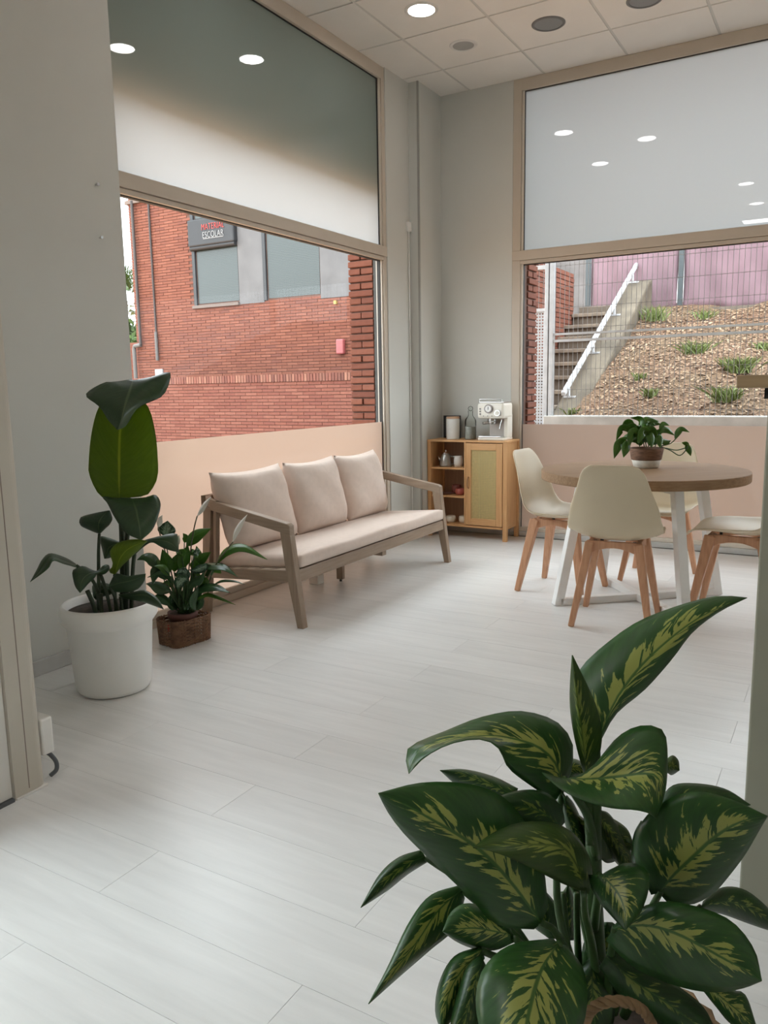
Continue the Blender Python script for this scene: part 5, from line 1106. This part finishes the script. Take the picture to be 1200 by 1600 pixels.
for P, hw, ro, dd, m in (
    ([(455, 668), (520, 590), (650, 528)], 0.042, 0.5, (0.02, 0.0), LILY), ([(440, 640), (450, 600), (430, 566)], 0.020, 0.2, (0.06, 0.06), LILY), ([(310, 885), (300, 800), (268, 690)], 0.040, 0.3, (-0.02, -0.03), LILY), ([(405, 850), (440, 760), (470, 660)], 0.040, -0.2, (-0.04, -0.05), LILY),
    ([(690, 805), (770, 705), (900, 675), (1090, 772)], 0.034, 0.75, (-0.02, -0.10), LILY), ([(540, 815), (640, 815), (750, 830), (858, 908)], 0.036, 0.85, (0, -0.12), LILD), ([(500, 1030), (600, 985), (700, 990), (800, 1032)], 0.036, 0.8, (-0.05, -0.16), LILD), ([(660, 972), (735, 938), (830, 940), (912, 966)], 0.010, 0.7, (0.02, -0.08), LILD),
    ([(255, 850), (190, 765), (130, 750), (70, 775)], 0.042, -0.6, (-0.02, -0.05), LILD), ([(340, 1020), (250, 985), (190, 965), (140, 960)], 0.048, -0.7, (-0.05, -0.08), LILD), ([(300, 930), (240, 860), (215, 880), (192, 965)], 0.036, 0.3, (-0.05, -0.08), LILD), ([(290, 590), (300, 530), (310, 468)], 0.055, 0.2, (0.05, 0.06), LILS),
    ([(430, 930), (440, 885), (420, 865), (380, 880)], 0.030, 0.4, (-0.10, -0.14), LILS), ([(470, 940), (440, 930), (400, 955), (385, 1005)], 0.036, 0.2, (-0.12, -0.16), LILS), ([(515, 815), (570, 765), (648, 712)], 0.034, 0.5, (0.0, -0.02), LILY), ([(520, 800), (545, 740), (535, 665)], 0.026, 0.2, (0.05, 0.05), LILY), ([(360, 870), (375, 790), (440, 692)], 0.034, 0.4, (0.02, 0.03), LILY),
    ([(520, 1100), (580, 1060), (650, 1050), (840, 1125)], 0.012, 0.4, (-0.05, -0.12), LILY), ([(470, 1010), (510, 950), (560, 930), (590, 870)], 0.030, 0.6, (-0.08, -0.1), LILD), ([(330, 1130), (280, 1080), (230, 1060), (210, 1090)], 0.030, -0.5, (-0.06, -0.1), LILD), ([(390, 700), (420, 740), (430, 830)], 0.030, 0.2, (0.08, 0.08), LILY),
    ([(600, 900), (640, 860), (620, 830), (560, 825)], 0.022, 0.3, (-0.03, -0.06), LILD), ([(620, 800), (590, 840), (520, 860), (480, 850)], 0.030, 0.5, (-0.06, -0.08), LILS), ([(340, 960), (300, 900), (260, 880), (150, 912)], 0.022, 0.8, (-0.06, -0.08), LILD), ([(180, 640), (220, 610), (300, 575), (395, 650)], 0.001, 0, (0.2, 0.2), LILD)):
    if hw > 0.005: Lf(P, hw, ro, dd, m)
    mid = ((P[0][0]+base[0])/2+(P[0][0]-base[0])*0.15, (P[0][1]+base[1])/2)
    if hw > 0.005: stem('leaf_stalk', STEMG, PL, sc, org, [base[:], mid, P[0]], [wl_-0.0, wl_+dd[0]], [0.004, 0.0025], tuple(BO))
rnd = random.Random(4)
for i in range(16):
    x = base[0]+rnd.uniform(-70, 90); stem('leaf_stalk', STEMG, PL, sc, org, [(base[0]+rnd.uniform(-40, 60), 1195), (x, 1080), (x+rnd.uniform(-90, 90), 900)], [wl_, wl_+rnd.uniform(-.06, .06)], [0.005, 0.003], tuple(BO))
for i in range(20):
    a_ = rnd.uniform(-1.1, 1.1); L_ = rnd.uniform(230, 430); bx_ = base[0]+rnd.uniform(-60, 80); x1 = bx_+math.sin(a_)*L_*0.55; y1 = 1150-math.cos(a_)*L_; x2 = x1+math.sin(a_)*rnd.uniform(60, 150)+rnd.uniform(-30, 30); y2 = y1-rnd.uniform(-60, 90); d1 = rnd.uniform(-.09, .09)
    Lf([(x1, y1), ((x1+x2)/2+rnd.uniform(-10, 10), (y1+y2)/2-28), (x2, y2)], rnd.uniform(0.020, 0.032), rnd.uniform(-.7, .7), (d1, d1*1.3), rnd.choice((LILY, LILY, LILD))); stem('leaf_stalk', STEMG, PL, sc, org, [(bx_, 1185), ((bx_+x1)/2, (1185+y1)/2+10), (x1, y1)], [wl_, wl_+d1], [0.004, 0.0025], tuple(BO))
for i in range(10):
    x = base[0]+rnd.uniform(-90, 100); Lf([(x, 1170), (x+rnd.uniform(-30, 30), 1100), (x+rnd.uniform(-70, 70), rnd.uniform(960, 1040))], 0.024, rnd.uniform(-.8, .8), (rnd.uniform(-.06, .04), rnd.uniform(-.10, .04)), LILD)
for P, hw, dd in (([(540, 432), (575, 375), (605, 330), (652, 280)], 0.016, (0.0, -0.02)), ([(820, 632), (840, 560), (880, 490), (932, 420)], 0.017, (-0.08, -0.12)), ([(392, 662), (392, 620), (400, 578)], 0.010, (0.05, 0.05)), ([(235, 520), (245, 460), (268, 424)], 0.020, (0.05, 0.05))): Lf(P, hw, 0.5, dd, SPA, 'bloom', 0.6)
for P, dd in (([(460, 1180), (480, 800), (510, 560), (540, 432)], (0, 0)), ([(480, 1180), (600, 950), (700, 790), (820, 632)], (0, -.08)), ([(430, 1180), (390, 850), (392, 662)], (0, .05)), ([(420, 1180), (330, 850), (235, 520)], (0, .05))): stem('bloom_stalk', mat('stalk_brown', (0.10, 0.10, 0.05), 0.6), PL, sc, org, P, [wl_+d for d in dd], 0.0032, tuple(BO))

# ---- potted vine on the table
TP = on(2, 0.741, 1008, 731); TPo = (TP[0], TP[1]+0.02, 0.741)
PB = thing('planter_basket', 'small two tone woven planter on the round table', 'planter', TPo)
MB().lathe([(0.060, 0.0), (0.067, 0.004), (0.080, 0.045)], 40).build('pale_foot', mat('woven_white', (0.66, 0.62, 0.55), 0.85, 0.1, 50, 0.5, 90), PB, smooth=True); MB().lathe([(0.080, 0.045), (0.083, 0.05), (0.093, 0.108), (0.090, 0.112), (0.086, 0.10), (0.004, 0.095)], 40).build('woven_body', mat('woven_brown', (0.20, 0.11, 0.07), 0.85, 0.3, 30, 0.6, 70, stretch=(1, 1, 5)), PB, smooth=True)
VN = thing('trailing_vine_plant', 'glossy green pothos growing in the table planter', 'plant', (TPo[0], TPo[1], 0.741+0.095)); VO = (TPo[0], TPo[1], 0.836)
VL = leaf_mat('vine_leaf', (0.045, 0.125, 0.018), (0.085, 0.20, 0.03), None, 0, 0.25, 0.25, 0.4, 30)
wt = float((np.array(VO)-CAM) @ FW); sc, org = 3.0, (800, 360); rnd = random.Random(21)
def Vl(P, hw, ro, dd):
    hw *= 0.56; ribbon('leaf', VL, VN, sc, org, P, [wt+d for d in dd], hw, ro, VO, 0.3, nu=3)
for P, hw, ro, dd in (([(600, 935), (600, 890), (555, 878)], 0.042, 0.8, (-0.02, 0)), ([(600, 930), (630, 885), (690, 895)], 0.042, 0.7, (0.0, 0.02)), ([(560, 950), (520, 930), (488, 985)], 0.042, 0.6, (-0.03, -0.06)), ([(540, 985), (505, 1000), (478, 1070)], 0.045, 0.3, (-0.06, -0.10)), ([(560, 990), (540, 1010), (522, 1065)], 0.045, 0.3, (-0.08, -0.12)),
    ([(600, 960), (570, 950), (545, 1010)], 0.05, 0.4, (-0.08, -0.12)), ([(640, 960), (620, 940), (590, 1000)], 0.045, 0.3, (-0.08, -0.13)), ([(640, 950), (650, 960), (655, 1020)], 0.045, 0.5, (-0.08, -0.12)), ([(680, 960), (690, 970), (695, 1020)], 0.045, 0.5, (-0.06, -0.10)), ([(690, 950), (720, 930), (762, 960)], 0.045, 0.8, (0, -0.02)),
    ([(690, 930), (710, 905), (738, 915)], 0.03, 0.6, (0.03, 0.03)), ([(570, 930), (545, 905), (510, 945)], 0.045, 0.6, (0.05, 0.05)), ([(650, 930), (660, 900), (700, 910)], 0.04, 0.6, (0.05, 0.06)), ([(700, 980), (725, 990), (745, 985)], 0.04, 0.8, (-0.03, -0.05)), ([(765, 980), (775, 950), (795, 930), (832, 946)], 0.032, 0.4, (0, 0)), ([(830, 1010), (815, 1000), (795, 995)], 0.02, 0.2, (0, 0)), ([(815, 1000), (830, 1030), (838, 1058)], 0.030, 0.2, (0, 0)), ([(610, 980), (600, 960), (560, 985)], 0.05, 0.6, (-0.05, -0.09)), ([(670, 980), (650, 940), (620, 960)], 0.05, 0.6, (-0.05, -0.09)), ([(590, 950), (560, 920), (530, 935)], 0.04, 0.5, (-0.02, -0.04)), ([(630, 940), (640, 905), (620, 885)], 0.035, 0.4, (0.02, 0.03))): Vl(P, hw, ro, dd)
for i in range(26):
    a_ = rnd.uniform(-1.35, 1.25); L_ = rnd.uniform(50, 100); x0 = 622+rnd.uniform(-45, 45); y0 = 1000+rnd.uniform(-45, 12); x1 = x0+math.sin(a_)*L_*0.6; y1 = y0-math.cos(a_)*L_*0.75; x2 = x1+math.sin(a_)*L_*0.5; y2 = y1+rnd.uniform(5, 45)*abs(math.sin(a_))-10; d1 = rnd.uniform(-.09, .09)
    Vl([(x0, y0), (x1, y1), (x2, y2)], rnd.uniform(0.026, 0.038), rnd.uniform(-.8, .8), (d1*.4, d1))
for P, dd in (([(700, 1010), (740, 1000), (765, 980), (790, 950)], (0, 0)), ([(690, 1010), (740, 1030), (785, 1055), (815, 1030), (822, 1010)], (0, 0)), ([(720, 1020), (770, 1030), (812, 1020)], (0.02, 0.0)), ([(620, 1015), (610, 960), (600, 930)], (0, 0)), ([(640, 1015), (650, 960), (650, 930)], (0, 0.02)), ([(600, 1015), (580, 970), (560, 945)], (0, 0)), ([(670, 1015), (685, 970), (690, 945)], (0, 0)), ([(630, 1015), (620, 970), (610, 955)], (0, -0.05))): stem('vine_stem', STEMG, VN, sc, org, P, [wt+d for d in dd], 0.003, VO)
